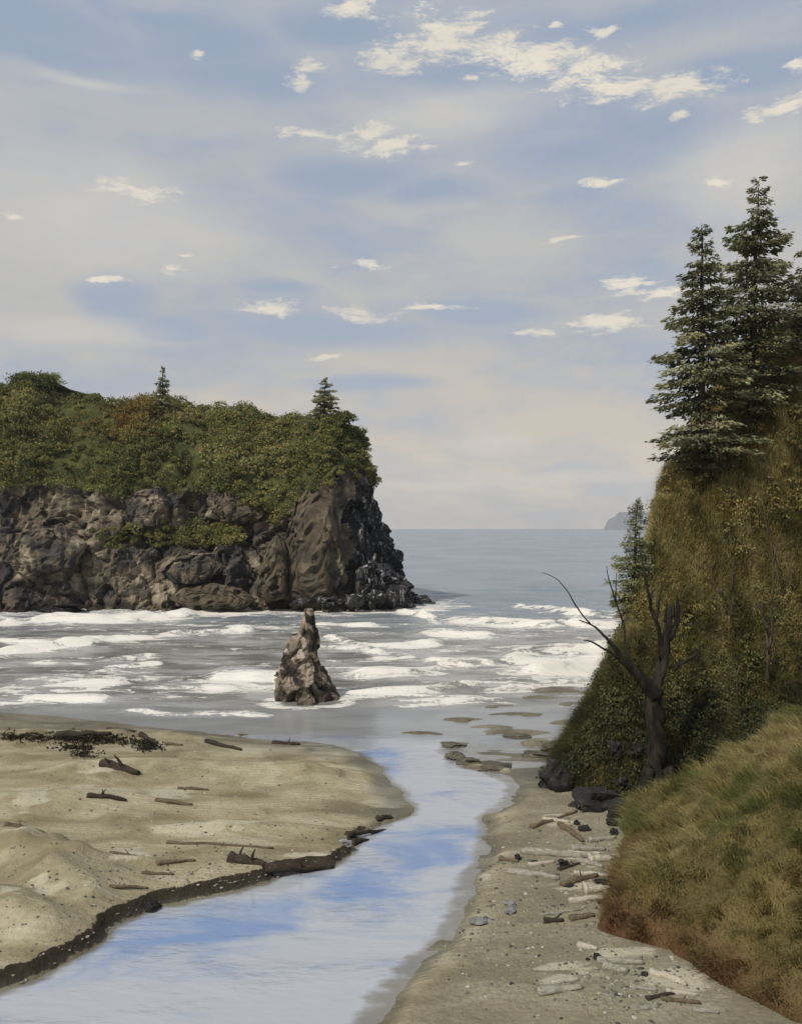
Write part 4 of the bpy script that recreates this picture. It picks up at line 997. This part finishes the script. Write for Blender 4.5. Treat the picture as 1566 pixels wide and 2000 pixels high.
limb('root_flare', [(1268, 1500, -0.3), (1245, 1570, -0.6), (1235, 1610, -0.8)], [0.35, 0.3, 0.2], 3, 10)
lb = limb('limb', [(1282, 1360, 0), (1262, 1335, -0.1), (1240, 1310, -0.3), (1215, 1287, -0.5), (1190, 1255, -0.7), (1168, 1228, -0.9), (1145, 1215, -1.0), (1130, 1211, -1.0)], [0.48, 0.40, 0.33, 0.25, 0.13, 0.085, 0.055, 0.025], 4, 26, 9, 0.015)
limb('twig', [(1222, 1292, -0.5), (1200, 1280, -0.7), (1180, 1268, -0.9), (1160, 1255, -1.1), (1152, 1250, -1.2), (1140, 1251, -1.2)], [0.12, 0.09, 0.07, 0.06, 0.05, 0.025], 5, 16, 7, 0.03, parent=lb)
limb('twig', [(1152, 1218, -1.0), (1130, 1195, -1.1), (1118, 1170, -1.2), (1100, 1145, -1.3), (1085, 1128, -1.3), (1058, 1118, -1.4)], [0.05, 0.042, 0.036, 0.03, 0.025, 0.016], 6, 16, 6, 0.02, parent=lb)
limb('twig', [(1238, 1308, -0.3), (1225, 1285, -0.2), (1219, 1250, -0.2), (1214, 1215, -0.1), (1205, 1190, 0), (1196, 1165, 0), (1187, 1135, 0), (1184, 1105, 0)], [0.13, 0.11, 0.07, 0.06, 0.05, 0.04, 0.03, 0.018], 7, 20, 6, 0.02, parent=lb)
limb('limb', [(1203, 1180, 0), (1202, 1150, 0.1), (1203, 1120, 0.1)], [0.04, 0.03, 0.018], 8, 10, 6, 0.02)
limb('limb', [(1292, 1290, 0.2), (1288, 1240, 0.1), (1279, 1205, 0), (1265, 1170, 0), (1256, 1120, 0), (1249, 1070, 0.1)], [0.2, 0.13, 0.11, 0.09, 0.07, 0.03], 9, 20, 8, 0.02)
limb('limb', [(1281, 1215, 0), (1285, 1180, -0.1), (1293, 1145, -0.1)], [0.09, 0.07, 0.03], 10, 10, 7, 0.02)
limb('limb', [(1306, 1250, 0.3), (1322, 1215, 0.2), (1324, 1190, 0.2), (1320, 1160, 0.1)], [0.2, 0.16, 0.13, 0.06], 11, 14, 8, 0.02)
limb('limb', [(1315, 1310, 0.2), (1335, 1290, 0), (1355, 1283, -0.2), (1368, 1265, -0.3)], [0.12, 0.09, 0.07, 0.03], 12, 12, 7, 0.03)
limb('broken_spike', [(1300, 1215, 0.4), (1302, 1190, 0.5), (1301, 1178, 0.5)], [0.16, 0.12, 0.03], 13, 8, 7, 0.02)
limb('broken_spike', [(1312, 1205, 0.3), (1315, 1185, 0.3), (1313, 1174, 0.3)], [0.14, 0.09, 0.02], 14, 8, 7, 0.02)

# bare saplings on the bluff
SAPL = [('leaning bare forked sapling high on the bluff, leftmost of the bare saplings', [[(1440, 1260), (1425, 1200), (1410, 1160), (1390, 1130), (1385, 1080)], [(1410, 1160), (1408, 1110), (1400, 1075), (1378, 1055)], [(1427, 1205), (1432, 1130), (1418, 1085)], [(1430, 1150), (1425, 1070), (1424, 1030)]], 0.10),
        ('tall thin twin stemmed bare sapling under the tallest spruce', [[(1535, 1190), (1525, 1130), (1505, 1060), (1492, 1010), (1490, 985)], [(1512, 1085), (1518, 1050), (1530, 1020)], [(1525, 1130), (1540, 1140)]], 0.11),
        ('thick reddish brown bare stump trunk with forked stems on the bluff', [[(1504, 1348), (1500, 1290), (1497, 1240), (1488, 1200), (1475, 1165)], [(1500, 1270), (1507, 1220), (1502, 1170), (1510, 1110), (1505, 1060)], [(1497, 1230), (1485, 1190), (1490, 1160)]], 0.20),
        ('thin bare sapling by the right edge of the picture', [[(1552, 1160), (1545, 1120), (1553, 1070), (1560, 1040)], [(1546, 1125), (1535, 1090), (1530, 1060)]], 0.07),
        ('slender leaning bare stem low in the dark gully right of the dead tree', [[(1445, 1400), (1440, 1350), (1437, 1310), (1425, 1270)], [(1438, 1320), (1447, 1290)]], 0.08)]
def bluff_hit(px, py):
    ys_ = np.arange(50, 95, 0.05); z_ = H - (py - HY) / F * ys_; x_ = (px - CX) / F * ys_
    k = np.where(FU(x_, ys_) > z_)[0]
    return ys_[k[0]] if len(k) else 66.0
for lab, stems, rad0 in SAPL:
    Yb = bluff_hit(*stems[0][0]); r0 = P(*stems[0][0], Yb)
    t = empty('bare_sapling', r0, lab, 'sapling', 'bare saplings on the bluff')
    for si, st in enumerate(stems):
        pts_ = np.array([P(a, b_, Yb - 0.5 - 0.25 * si) for a, b_ in st]) - r0
        if si == 0: pts_[0] = [0, 0.3, -0.3]
        Q_, t_ = bend(pts_, 14, si + int(rad0 * 100), 0.03); rs = rad0 * (1 if si == 0 else 0.6)
        v_, f2 = join([tube(Q_, np.interp(t_, [0, 1], [rs, rs * 0.2]), 7, si, 0.15)])
        link('stem' if si == 0 else 'branch', mesh('stem', v_, f2, M_TWIG), t)

# ------------------------------------------------------------------ rocks
def rock_mesh(name, seed, mat, sub=3):
    import bmesh
    bm = bmesh.new(); bmesh.ops.create_icosphere(bm, subdivisions=sub, radius=1.0)
    V_ = np.array([v.co[:] for v in bm.verts]); F_ = np.array([[v.index for v in f.verts] for f in bm.faces]); bm.free()
    ev, ee = facet(V_ * 1.1 + seed * 5.3, seed, 0.9)
    V_ = V_ * (1 + 0.55 * ev + 0.12 * fbm(V_ * 1.3 + seed, 3, seed) - 0.08 * np.exp(-(ee / 0.1) ** 2))[:, None]
    return mesh(name, V_, F_, mat, False)
ROCKM = {}
def land_hit(px, py):
    ys_ = np.arange(40, 95, 0.05); z_ = H - (py - HY) / F * ys_; x_ = (px - CX) / F * ys_
    k = np.where(np.maximum(np.where(ys_ > 46, FU(x_, ys_), -9), FB(x_, ys_)) > z_)[0]
    return ys_[k[0]] if len(k) else 53.0
def rock(name, label, px, py, wpx, hpx, kind, seed, group=None, Y=None, depth=1.0, sink=0.25, lift=None):
    mats = {'dark': M_DARKROCK, 'grey': M_GREYROCK, 'black': M_BLACK, 'olive': M_OLIVEROCK, 'brown': M_BUTT}
    key = (kind, seed % 5)
    if key not in ROCKM: ROCKM[key] = rock_mesh('rock', seed % 5 + 3, mats[kind])
    if Y == 'hit': Y = land_hit(px, py) - 0.75
    g = ground_at(px, py) if Y is None else P(px, py, Y)
    m_ = g[1] / F; w_, h_ = wpx * m_ / 2, hpx * m_ / 2
    o_ = link(name, ROCKM[key], label=label, category='rock')
    if group: o_['group'] = group
    o_.scale = (w_, w_ * depth, h_); o_.location = (g[0], g[1] + w_ * depth * 0.5, g[2] + h_ * (1 - 2 * sink))
    o_.rotation_euler = (0, 0, seed * 1.7 if depth == 1.0 else 0.15 * math.sin(seed)); return o_
GB = 'small dark rocks among the driftwood'
for k, (px, py, w_, h_, lab) in enumerate([
        (1126, 1611, 13, 12, 'small black rock near the gully mouth, leftmost of three below the dark overhang'), (1143, 1622, 26, 6, 'flat black stone lying between two small rocks near the gully mouth'),
        (1195, 1612, 22, 16, 'round black boulder tight against the foot of the grass slope'), (1200, 1630, 16, 12, 'black rock just below the round boulder at the slope foot'),
        (1010, 1680, 12, 14, 'small upright black rock beside the end of the long grey log'), (1044, 1686, 16, 5, 'thin dark stone lying below the long grey log'),
        (1100, 1692, 18, 14, 'dark jagged rock in the middle of the driftwood pile'), (1110, 1732, 20, 6, 'flat dark stone at the left end of the slanting log'),
        (1174, 1728, 24, 11, 'dark rock at the right end of the slanting log'), (1173, 1765, 14, 7, 'lone dark stone at the slope foot below the driftwood pile'),
        (1148, 1876, 8, 6, 'tiny dark stone left of the lower log by the slope toe'), (1165, 1874, 14, 12, 'dark rock touching the left tip of the lower log by the slope toe'),
        (1259, 1906, 12, 9, 'small dark rock on the gravel under the rusty slope toe')]):
    rock('dark_rock', lab, px, py, w_, h_, 'dark', k, GB)
for k, (px, py, w_, h_, lab) in enumerate([
        (541, 1712, 22, 8, 'pale grey stone in the creek shallows, leftmost by the black logs'), (581, 1716, 24, 10, 'rounded grey stone in the creek under the long black log'),
        (654, 1716, 26, 9, 'grey stone in the creek at the right end of the long black log'), (676, 1652, 20, 13, 'grey stone at the water edge left of the short dark log'),
        (731, 1646, 22, 13, 'grey stone at the water edge right of the short dark log'), (995, 1772, 22, 14, 'pale square stone alone on the gravel beach'), (997, 1785, 24, 9, 'flat grey stone just below the pale square stone'),
        (936, 1806, 34, 12, 'long low grey stone near the creek on the gravel beach')]):
    rock('grey_stone', lab, px, py, w_, h_, 'grey', k + 3, 'grey stones by the creek')
rock('dark_rock', 'dark lump of rock on the undercut bank of the sand bar', 292, 1776, 34, 16, 'dark', 2)
rock('dark_rock', 'dark pebble standing in the middle of the creek', 476, 1820, 7, 6, 'dark', 1)
for k, (px, py, w_, h_, Yr, lab) in enumerate([
        (1088, 1528, 74, 84, 53.2, 'black angular boulder at the seaward corner of the bluff foot'), (1162, 1574, 84, 46, 51.2, 'wide black boulder under the bluff at the gully mouth'), (1212, 1586, 45, 44, 50.0, 'black boulder between the wide boulder and the grass slope'),
        (1204, 1466, 26, 34, 54.6, 'small dark rock jutting from the scrub left of the dead tree'), (1213, 1529, 20, 18, 51.8, 'small round dark rock in the scrub low on the bluff'), (1243, 1466, 26, 34, 54.0, 'dark rock half hidden behind the dead tree trunk')]):
    rock('boulder', lab, px, py, w_, h_, 'dark', k, 'dark rocks in the foot of the bluff', Y='hit', sink=0.5, depth=0.9)
for k, (px, py, w_, h_, Yr, lab) in enumerate([
        (112, 1190, 85, 15, 164, 'long low black rock awash at the left foot of the headland'), (585, 1178, 34, 16, 163, 'dark rock at the foot of the tall brown buttress'),
        (640, 1176, 44, 20, 163.5, 'black rock in the foam right of the tall brown buttress'), (692, 1174, 38, 26, 165, 'black rock in the middle of the dark cliff foot'),
        (735, 1168, 46, 34, 166, 'black rock at the foot of the black cliff end'), (772, 1166, 44, 40, 168, 'outermost black rock at the tip of the headland'), (430, 1180, 60, 12, 162, 'flat brown rock in front of the left slabs')]):
    rock('shore_rock', lab, px, py, w_, h_, 'brown' if k == 6 else 'black', k + 1, 'rocks at the headland foot', Y=Yr, sink=0.5, depth=0.8)
for k, (px, py, w_, h_, lab) in enumerate([
        (888, 1482, 42, 20, 'weedy dark rock at the left tip of the wet flats by the creek'), (912, 1494, 44, 14, 'low weedy rock right of the tip of the wet flats'), (965, 1503, 70, 11, 'long flat weedy rock edging the creek mouth'),
        (884, 1458, 40, 8, 'thin weedy rock above the tip of the wet flats'), (1078, 1462, 48, 18, 'largest weedy rock on the wet flats near the bluff'), (1010, 1440, 60, 8, 'flat weedy rock in the middle of the wet flats'), (1045, 1478, 50, 8, 'low weedy rock between the flats and the bluff corner')]):
    rock('weedy_rock', lab, px, py, w_, h_, 'olive', k, 'weedy rocks on the wet flats', depth=0.85, sink=0.35)

# ------------------------------------------------------------------ driftwood
def log(label, x1, y1, x2, y2, thick, kind='grey', seed=0, name='driftwood_log', group='driftwood logs on the right beach', lift=0.0, stubs=0):
    a, b_ = ground_at(x1, y1), ground_at(x2, y2); m_ = (a[1] + b_[1]) / 2 / F; r = thick * m_ / 2 * (1.0 + 0.65 * ((seed * 37) % 10) / 10)
    mid = 0.5 * (a + b_); mid[2] = max(mid[2], float(SAND_Z(mid[0], mid[1])))
    org = mid.copy()
    pts_ = np.array([a, mid, b_]) + np.array([0, 0, r * 0.4 + lift]) - org
    Q_, t = bend(pts_, 14, seed, 0.035)
    gz = SAND_Z(Q_[:, 0] + org[0], Q_[:, 1] + org[1]) - org[2]
    Q_[:, 2] = np.maximum(Q_[:, 2], gz + r * 0.1)
    rr = r * (1.15 - 0.5 * t) * np.where((t < 0.02) | (t > 0.98), 0.8, 1) * (1 + (0.55 if seed % 3 == 0 else 0.0) * np.exp(-(t / 0.1) ** 2))
    v_, f2 = join([tube(Q_, rr, 9, seed, 0.3)])
    if stubs:
        o_ = empty(name, org, label, 'driftwood', group); link('trunk', mesh('trunk', v_, f2, M_WOOD[kind]), o_)
        rg = np.random.default_rng(seed)
        for s in range(stubs):
            k = rg.integers(3, 11); d = np.array([rg.normal() * 0.6, rg.normal() * 0.3, 0.9]); L = r * rg.uniform(2, 4)
            sp, ts = bend([Q_[k], Q_[k] + d * L * 0.5, Q_[k] + d * L + np.array([rg.normal() * L * 0.3, 0, 0])], 7, seed + s, 0.05)
            vs, fs2 = join([tube(sp, np.interp(ts, [0, 1], [r * 0.5, r * 0.12]), 6, s, 0.2)]); link('branch_stub', mesh('branch_stub', vs, fs2, M_WOOD[kind]), o_)
        return o_
    o_ = link(name, mesh(name, v_, f2, M_WOOD[kind]), label=label, category='driftwood', group=group); o_.location = org
    return o_
for k, (lab, a, th, kd, st) in enumerate([
        ('longest grey driftwood log at the top of the driftwood pile', (1018, 1666, 1150, 1676), 11, 'grey', 0), ('short dark edged log right of the longest grey log', (1115, 1660, 1182, 1660), 10, 'grey', 1),
        ('grey log end close to the slope foot below the black boulder', (1150, 1645, 1202, 1637), 10, 'grey', 0), ('long thin olive log below the longest grey log', (988, 1703, 1092, 1718), 9, 'grey', 0),
        ('slanting dark topped log at the bottom of the driftwood pile', (1096, 1731, 1166, 1712), 11, 'brown', 1), ('thin brown pole slanting up towards the gully mouth', (1037, 1618, 1126, 1586), 7, 'brown', 0),
        ('brown pole crossing the slanting pole near the gully mouth', (1092, 1611, 1138, 1645), 8, 'brown', 0), ('short grey log behind the jagged dark rock', (1126, 1682, 1178, 1695), 9, 'grey', 0),
        ('dark branched stick in the centre of the driftwood pile', (1090, 1700, 1130, 1688), 6, 'dark', 2), ('pale log lying across the pile next to the slope', (1120, 1706, 1190, 1712), 9, 'pale', 0),
        ('short brown log half way down at the slope foot', (1112, 1797, 1160, 1789), 9, 'brown', 0), ('black stick lying alone on the gravel below the driftwood pile', (1062, 1801, 1100, 1799), 9, 'dark', 1),
        ('thin grey pole above the lone black stick', (1054, 1788, 1132, 1778), 6, 'grey', 0), ('straight grey log along the foot of the rusty slope', (1165, 1880, 1257, 1883), 10, 'grey', 0),
        ('thick short log just below the straight grey log', (1180, 1890, 1226, 1900), 13, 'grey', 0), ('pale thin pole lying against the slope toe above the straight log', (1160, 1866, 1225, 1876), 6, 'pale', 0),
        ('large lone grey log in the lower middle of the gravel beach', (1048, 1941, 1136, 1930), 12, 'grey', 0), ('thin dark pole slanting below the rusty slope', (1262, 1952, 1320, 1941), 6, 'dark', 0),
        ('dark curved log near the bottom right of the beach', (1289, 1952, 1368, 1961), 9, 'brown', 1), ('short forked grey log near the bottom edge', (1250, 1972, 1284, 1968), 9, 'grey', 1),
        ('faint grey pole left of the thin dark pole', (1234, 1930, 1283, 1935), 7, 'grey', 0), ('grey log end cut by the grass at the bottom right', (1352, 1974, 1404, 1979), 9, 'grey', 0),
        ('pale log highest on the shore under the gully mouth', (1060, 1600, 1112, 1607), 8, 'pale', 0),
        ('pale flat log filling the gap between the longest log and the slope', (1150, 1684, 1194, 1680), 12, 'pale', 0), ('pale thick log under the short dark edged log', (1108, 1670, 1172, 1670), 9, 'pale', 0),
        ('pale slanting log at the left end of the driftwood pile', (1030, 1692, 1082, 1684), 9, 'pale', 0), ('pale short log against the slope below the slanting dark log', (1140, 1742, 1190, 1738), 12, 'pale', 0),
        ('pale broken log lying above the short brown log at the slope foot', (1110, 1762, 1178, 1756), 9, 'pale', 0), ('long pale log running beside the slope toe at the bottom', (1268, 1900, 1340, 1926), 12, 'pale', 0),
        ('pale log under the thin dark pole by the bottom slope toe', (1300, 1938, 1362, 1945), 10, 'pale', 0), ('short pale log above the rusty slope corner', (1128, 1848, 1166, 1856), 9, 'pale', 0),
        ('pale log beside the large lone grey log', (1075, 1922, 1130, 1914), 8, 'pale', 0), ('brown log lying by the creek edge left of the pile', (975, 1680, 1012, 1684), 9, 'brown', 0)]):
    log(lab, *a, th, kd, k + 1, stubs=st)
GL = 'driftwood on the sand bar'
for k, (lab, a, th, kd, st) in enumerate([
        ('thick black log on the seaward crest of the sand bar, far left', (111, 1437, 218, 1435), 13, 'dark', 0), ('thin dark pole right of the thick black log on the crest', (209, 1427, 264, 1431), 6, 'dark', 0),
        ('slanting dark stick at the end of the seaweed line', (274, 1437, 309, 1453), 7, 'dark', 0), ('short dark stick on the crest of the sand bar', (322, 1454, 357, 1456), 6, 'brown', 0),
        ('long slanting black pole in the middle of the bar crest', (402, 1448, 472, 1466), 6, 'dark', 0), ('thin stick at the water edge of the bar crest', (467, 1438, 508, 1439), 5, 'brown', 0),
        ('black branched stick nearest the creek mouth on the bar', (532, 1452, 586, 1455), 7, 'dark', 1), ('tangled dark branch behind the pale sand patch', (198, 1495, 272, 1514), 11, 'dark', 2),
        ('dark driftwood with an upright stub on the pale sand patch', (171, 1556, 248, 1565), 7, 'dark', 2), ('pale brown log on the middle of the sand bar', (304, 1564, 376, 1573), 7, 'brown', 0),
        ('thin olive stick above the pale brown log', (347, 1541, 408, 1544), 6, 'brown', 0), ('curved grey log at the left edge of the sand bar', (8, 1620, 86, 1630), 8, 'brown', 1),
        ('longest thin pole lying across the middle of the sand bar', (326, 1647, 534, 1658), 6, 'brown', 2), ('small dark branched stick left of the longest pole', (214, 1667, 270, 1674), 6, 'brown', 1),
        ('short stick below the longest pole', (307, 1687, 382, 1682), 5, 'brown', 0), ('low thin stick above the undercut bank', (277, 1706, 340, 1709), 5, 'brown', 0),
        ('pale stick on the bar, lowest of the short sticks', (214, 1731, 290, 1736), 6, 'brown', 0), ('black log with raised knot at the creek bank, left of the long black log', (448, 1680, 520, 1692), 12, 'dark', 2),
        ('long black log lying along the creek bank', (518, 1699, 652, 1698), 12, 'dark', 1), ('small black log under the sharp tip of the sand bar', (735, 1602, 765, 1598), 9, 'dark', 0),
        ('long dark log at the water edge below the sand bar tip', (678, 1632, 765, 1622), 9, 'dark', 0), ('short dark log lying between two grey stones in the creek', (688, 1648, 727, 1644), 9, 'dark', 0)]):
    log(lab, *a, th, kd, k + 40, 'driftwood_stick' if th < 9 else 'driftwood_log', GL, stubs=st)

# dark seaweed line along the crest of the sand bar
wc = []
for (px, py, hw, hh, n) in [(160, 1442, 90, 10, 260), (150, 1462, 40, 8, 90), (290, 1458, 26, 10, 110), (230, 1448, 60, 6, 90), (40, 1440, 50, 8, 120), (160, 1475, 20, 6, 40)]:
    for _ in range(n):
        wc.append(ground_at(px + random.gauss(0, 0.5) * hw, py + random.gauss(0, 0.5) * hh))
wc = np.array(wc); n_ = len(wc)
V, Q, C = leaves(np.repeat(wc, 5, 0) + RNG.normal(size=(n_ * 5, 3)) * np.array([0.18, 0.18, 0.03]) + np.array([0, 0, 0.06]), (lambda a: a / np.linalg.norm(a, axis=1)[:, None])(RNG.normal(size=(n_ * 5, 3)) * 0.6 + np.array([0, 0, 1])),
                 RNG.uniform(0.05, 0.16, n_ * 5), np.array([0.022, 0.018, 0.009]) * RNG.uniform(0.5, 2.0, (n_ * 5, 1)), 0.5, 3)
link('seaweed_line', mesh('seaweed_line', V, Q, M_LEAF, False, C), kind='stuff', label='dark line of washed up seaweed on the sand bar crest', category='seaweed')

# pebbles on the gravel and small wood litter, far too many to count
def pebble_field(n, boxes, r0, r1, seed):
    r = np.random.default_rng(seed); C_ = []
    for (px, py, hw, hh, k) in boxes:
        for _ in range(int(n * k)):
            g = ground_at(px + r.normal() * 0.5 * hw, py + r.normal() * 0.5 * hh)
            if g[2] > 0.03 and grass_lo(g[0], g[1]) < g[2] + 0.1: C_.append(g)
    C_ = np.array(C_); n = len(C_)
    ph = (1 + 5 ** 0.5) / 2
    ico = np.array([(-1, ph, 0), (1, ph, 0), (-1, -ph, 0), (1, -ph, 0), (0, -1, ph), (0, 1, ph), (0, -1, -ph), (0, 1, -ph), (ph, 0, -1), (ph, 0, 1), (-ph, 0, -1), (-ph, 0, 1)]) / 1.9
    fi = np.array([(0, 11, 5), (0, 5, 1), (0, 1, 7), (0, 7, 10), (0, 10, 11), (1, 5, 9), (5, 11, 4), (11, 10, 2), (10, 7, 6), (7, 1, 8), (3, 9, 4), (3, 4, 2), (3, 2, 6), (3, 6, 8), (3, 8, 9), (4, 9, 5), (2, 4, 11), (6, 2, 10), (8, 6, 7), (9, 8, 1)])
    sz = r0 + (r1 - r0) * r.random(n) ** 3
    sc3 = np.stack([r.uniform(0.8, 1.7, n), r.uniform(0.7, 1.2, n), r.uniform(0.35, 0.7, n)], -1) * sz[:, None]
    a = r.random(n) * 6.28; ca, sa_ = np.cos(a)[:, None], np.sin(a)[:, None]
    L = ico[None] * sc3[:, None] * (1 + 0.18 * r.normal(size=(n, 12, 1)))
    V_ = np.stack([L[..., 0] * ca - L[..., 1] * sa_, L[..., 0] * sa_ + L[..., 1] * ca, L[..., 2]], -1) + C_[:, None] + np.array([0, 0, 0.25]) * sc3[:, None, 2:3]
    F_ = (fi[None] + 12 * np.arange(n)[:, None, None]).reshape(-1, 3)
    col = pick([(0.03, 0.028, 0.025), (0.11, 0.10, 0.085), (0.22, 0.2, 0.16), (0.42, 0.39, 0.32)], r.random(n))
    return V_.reshape(-1, 3), F_, np.repeat(col, 12, 0)
def grass_lo(x, y): return float(FG(x, y)) if x > 6 else -9.0
M_PEB, nt, b, _ = material('pebbles'); nt.put(b.inputs['Base Color'], nt.attr('col', 'Color')); b.inputs['Roughness'].default_value = 0.75
V, Q, C = pebble_field(1000, [(1050, 1690, 160, 150, 0.5), (1150, 1680, 60, 120, 0.35), (1080, 1850, 230, 150, 0.45), (1250, 1930, 150, 70, 0.4), (930, 1800, 80, 160, 0.25), (940, 1650, 40, 60, 0.12)], 0.02, 0.085, 4)
link('beach_pebbles', mesh('beach_pebbles', V, Q, M_PEB, False, C), kind='stuff', label='small stones and pebbles strewn over the right hand beach', category='pebbles')
V, Q, C = pebble_field(1500, [(300, 1500, 420, 90, 0.3), (350, 1640, 420, 140, 0.4), (120, 1760, 200, 150, 0.25), (600, 1600, 220, 120, 0.25), (420, 1700, 260, 40, 0.25)], 0.018, 0.075, 5)
link('sand_bar_litter', mesh('sand_bar_litter', V, Q, M_PEB, False, C), kind='stuff', label='tiny stones and wood crumbs strewn over the sand bar', category='pebbles')

# ------------------------------------------------------------------ sea air
HAZE = 0.00009
if HAZE:
    m = bpy.data.materials.new('haze'); m.use_nodes = True; nd = m.node_tree; nd.nodes.clear()
    ou = nd.nodes.new('ShaderNodeOutputMaterial'); pv = nd.nodes.new('ShaderNodeVolumePrincipled')
    pv.inputs['Color'].default_value = (0.80, 0.86, 0.95, 1); pv.inputs['Density'].default_value = HAZE; pv.inputs['Anisotropy'].default_value = 0.0
    nd.links.new(pv.outputs[0], ou.inputs['Volume'])
    x0, x1, y0, y1, z0, z1 = -9500, 9500, -500, 9000, -4.5, 170
    v = np.array([[x, y, z] for z in (z0, z1) for y in (y0, y1) for x in (x0, x1)], float)
    f_ = np.array([[0, 2, 3, 1], [4, 5, 7, 6], [0, 1, 5, 4], [2, 6, 7, 3], [0, 4, 6, 2], [1, 3, 7, 5]])
    link('haze', mesh('haze', v, f_, m, False), kind='stuff', label='thin sea haze over the bay')
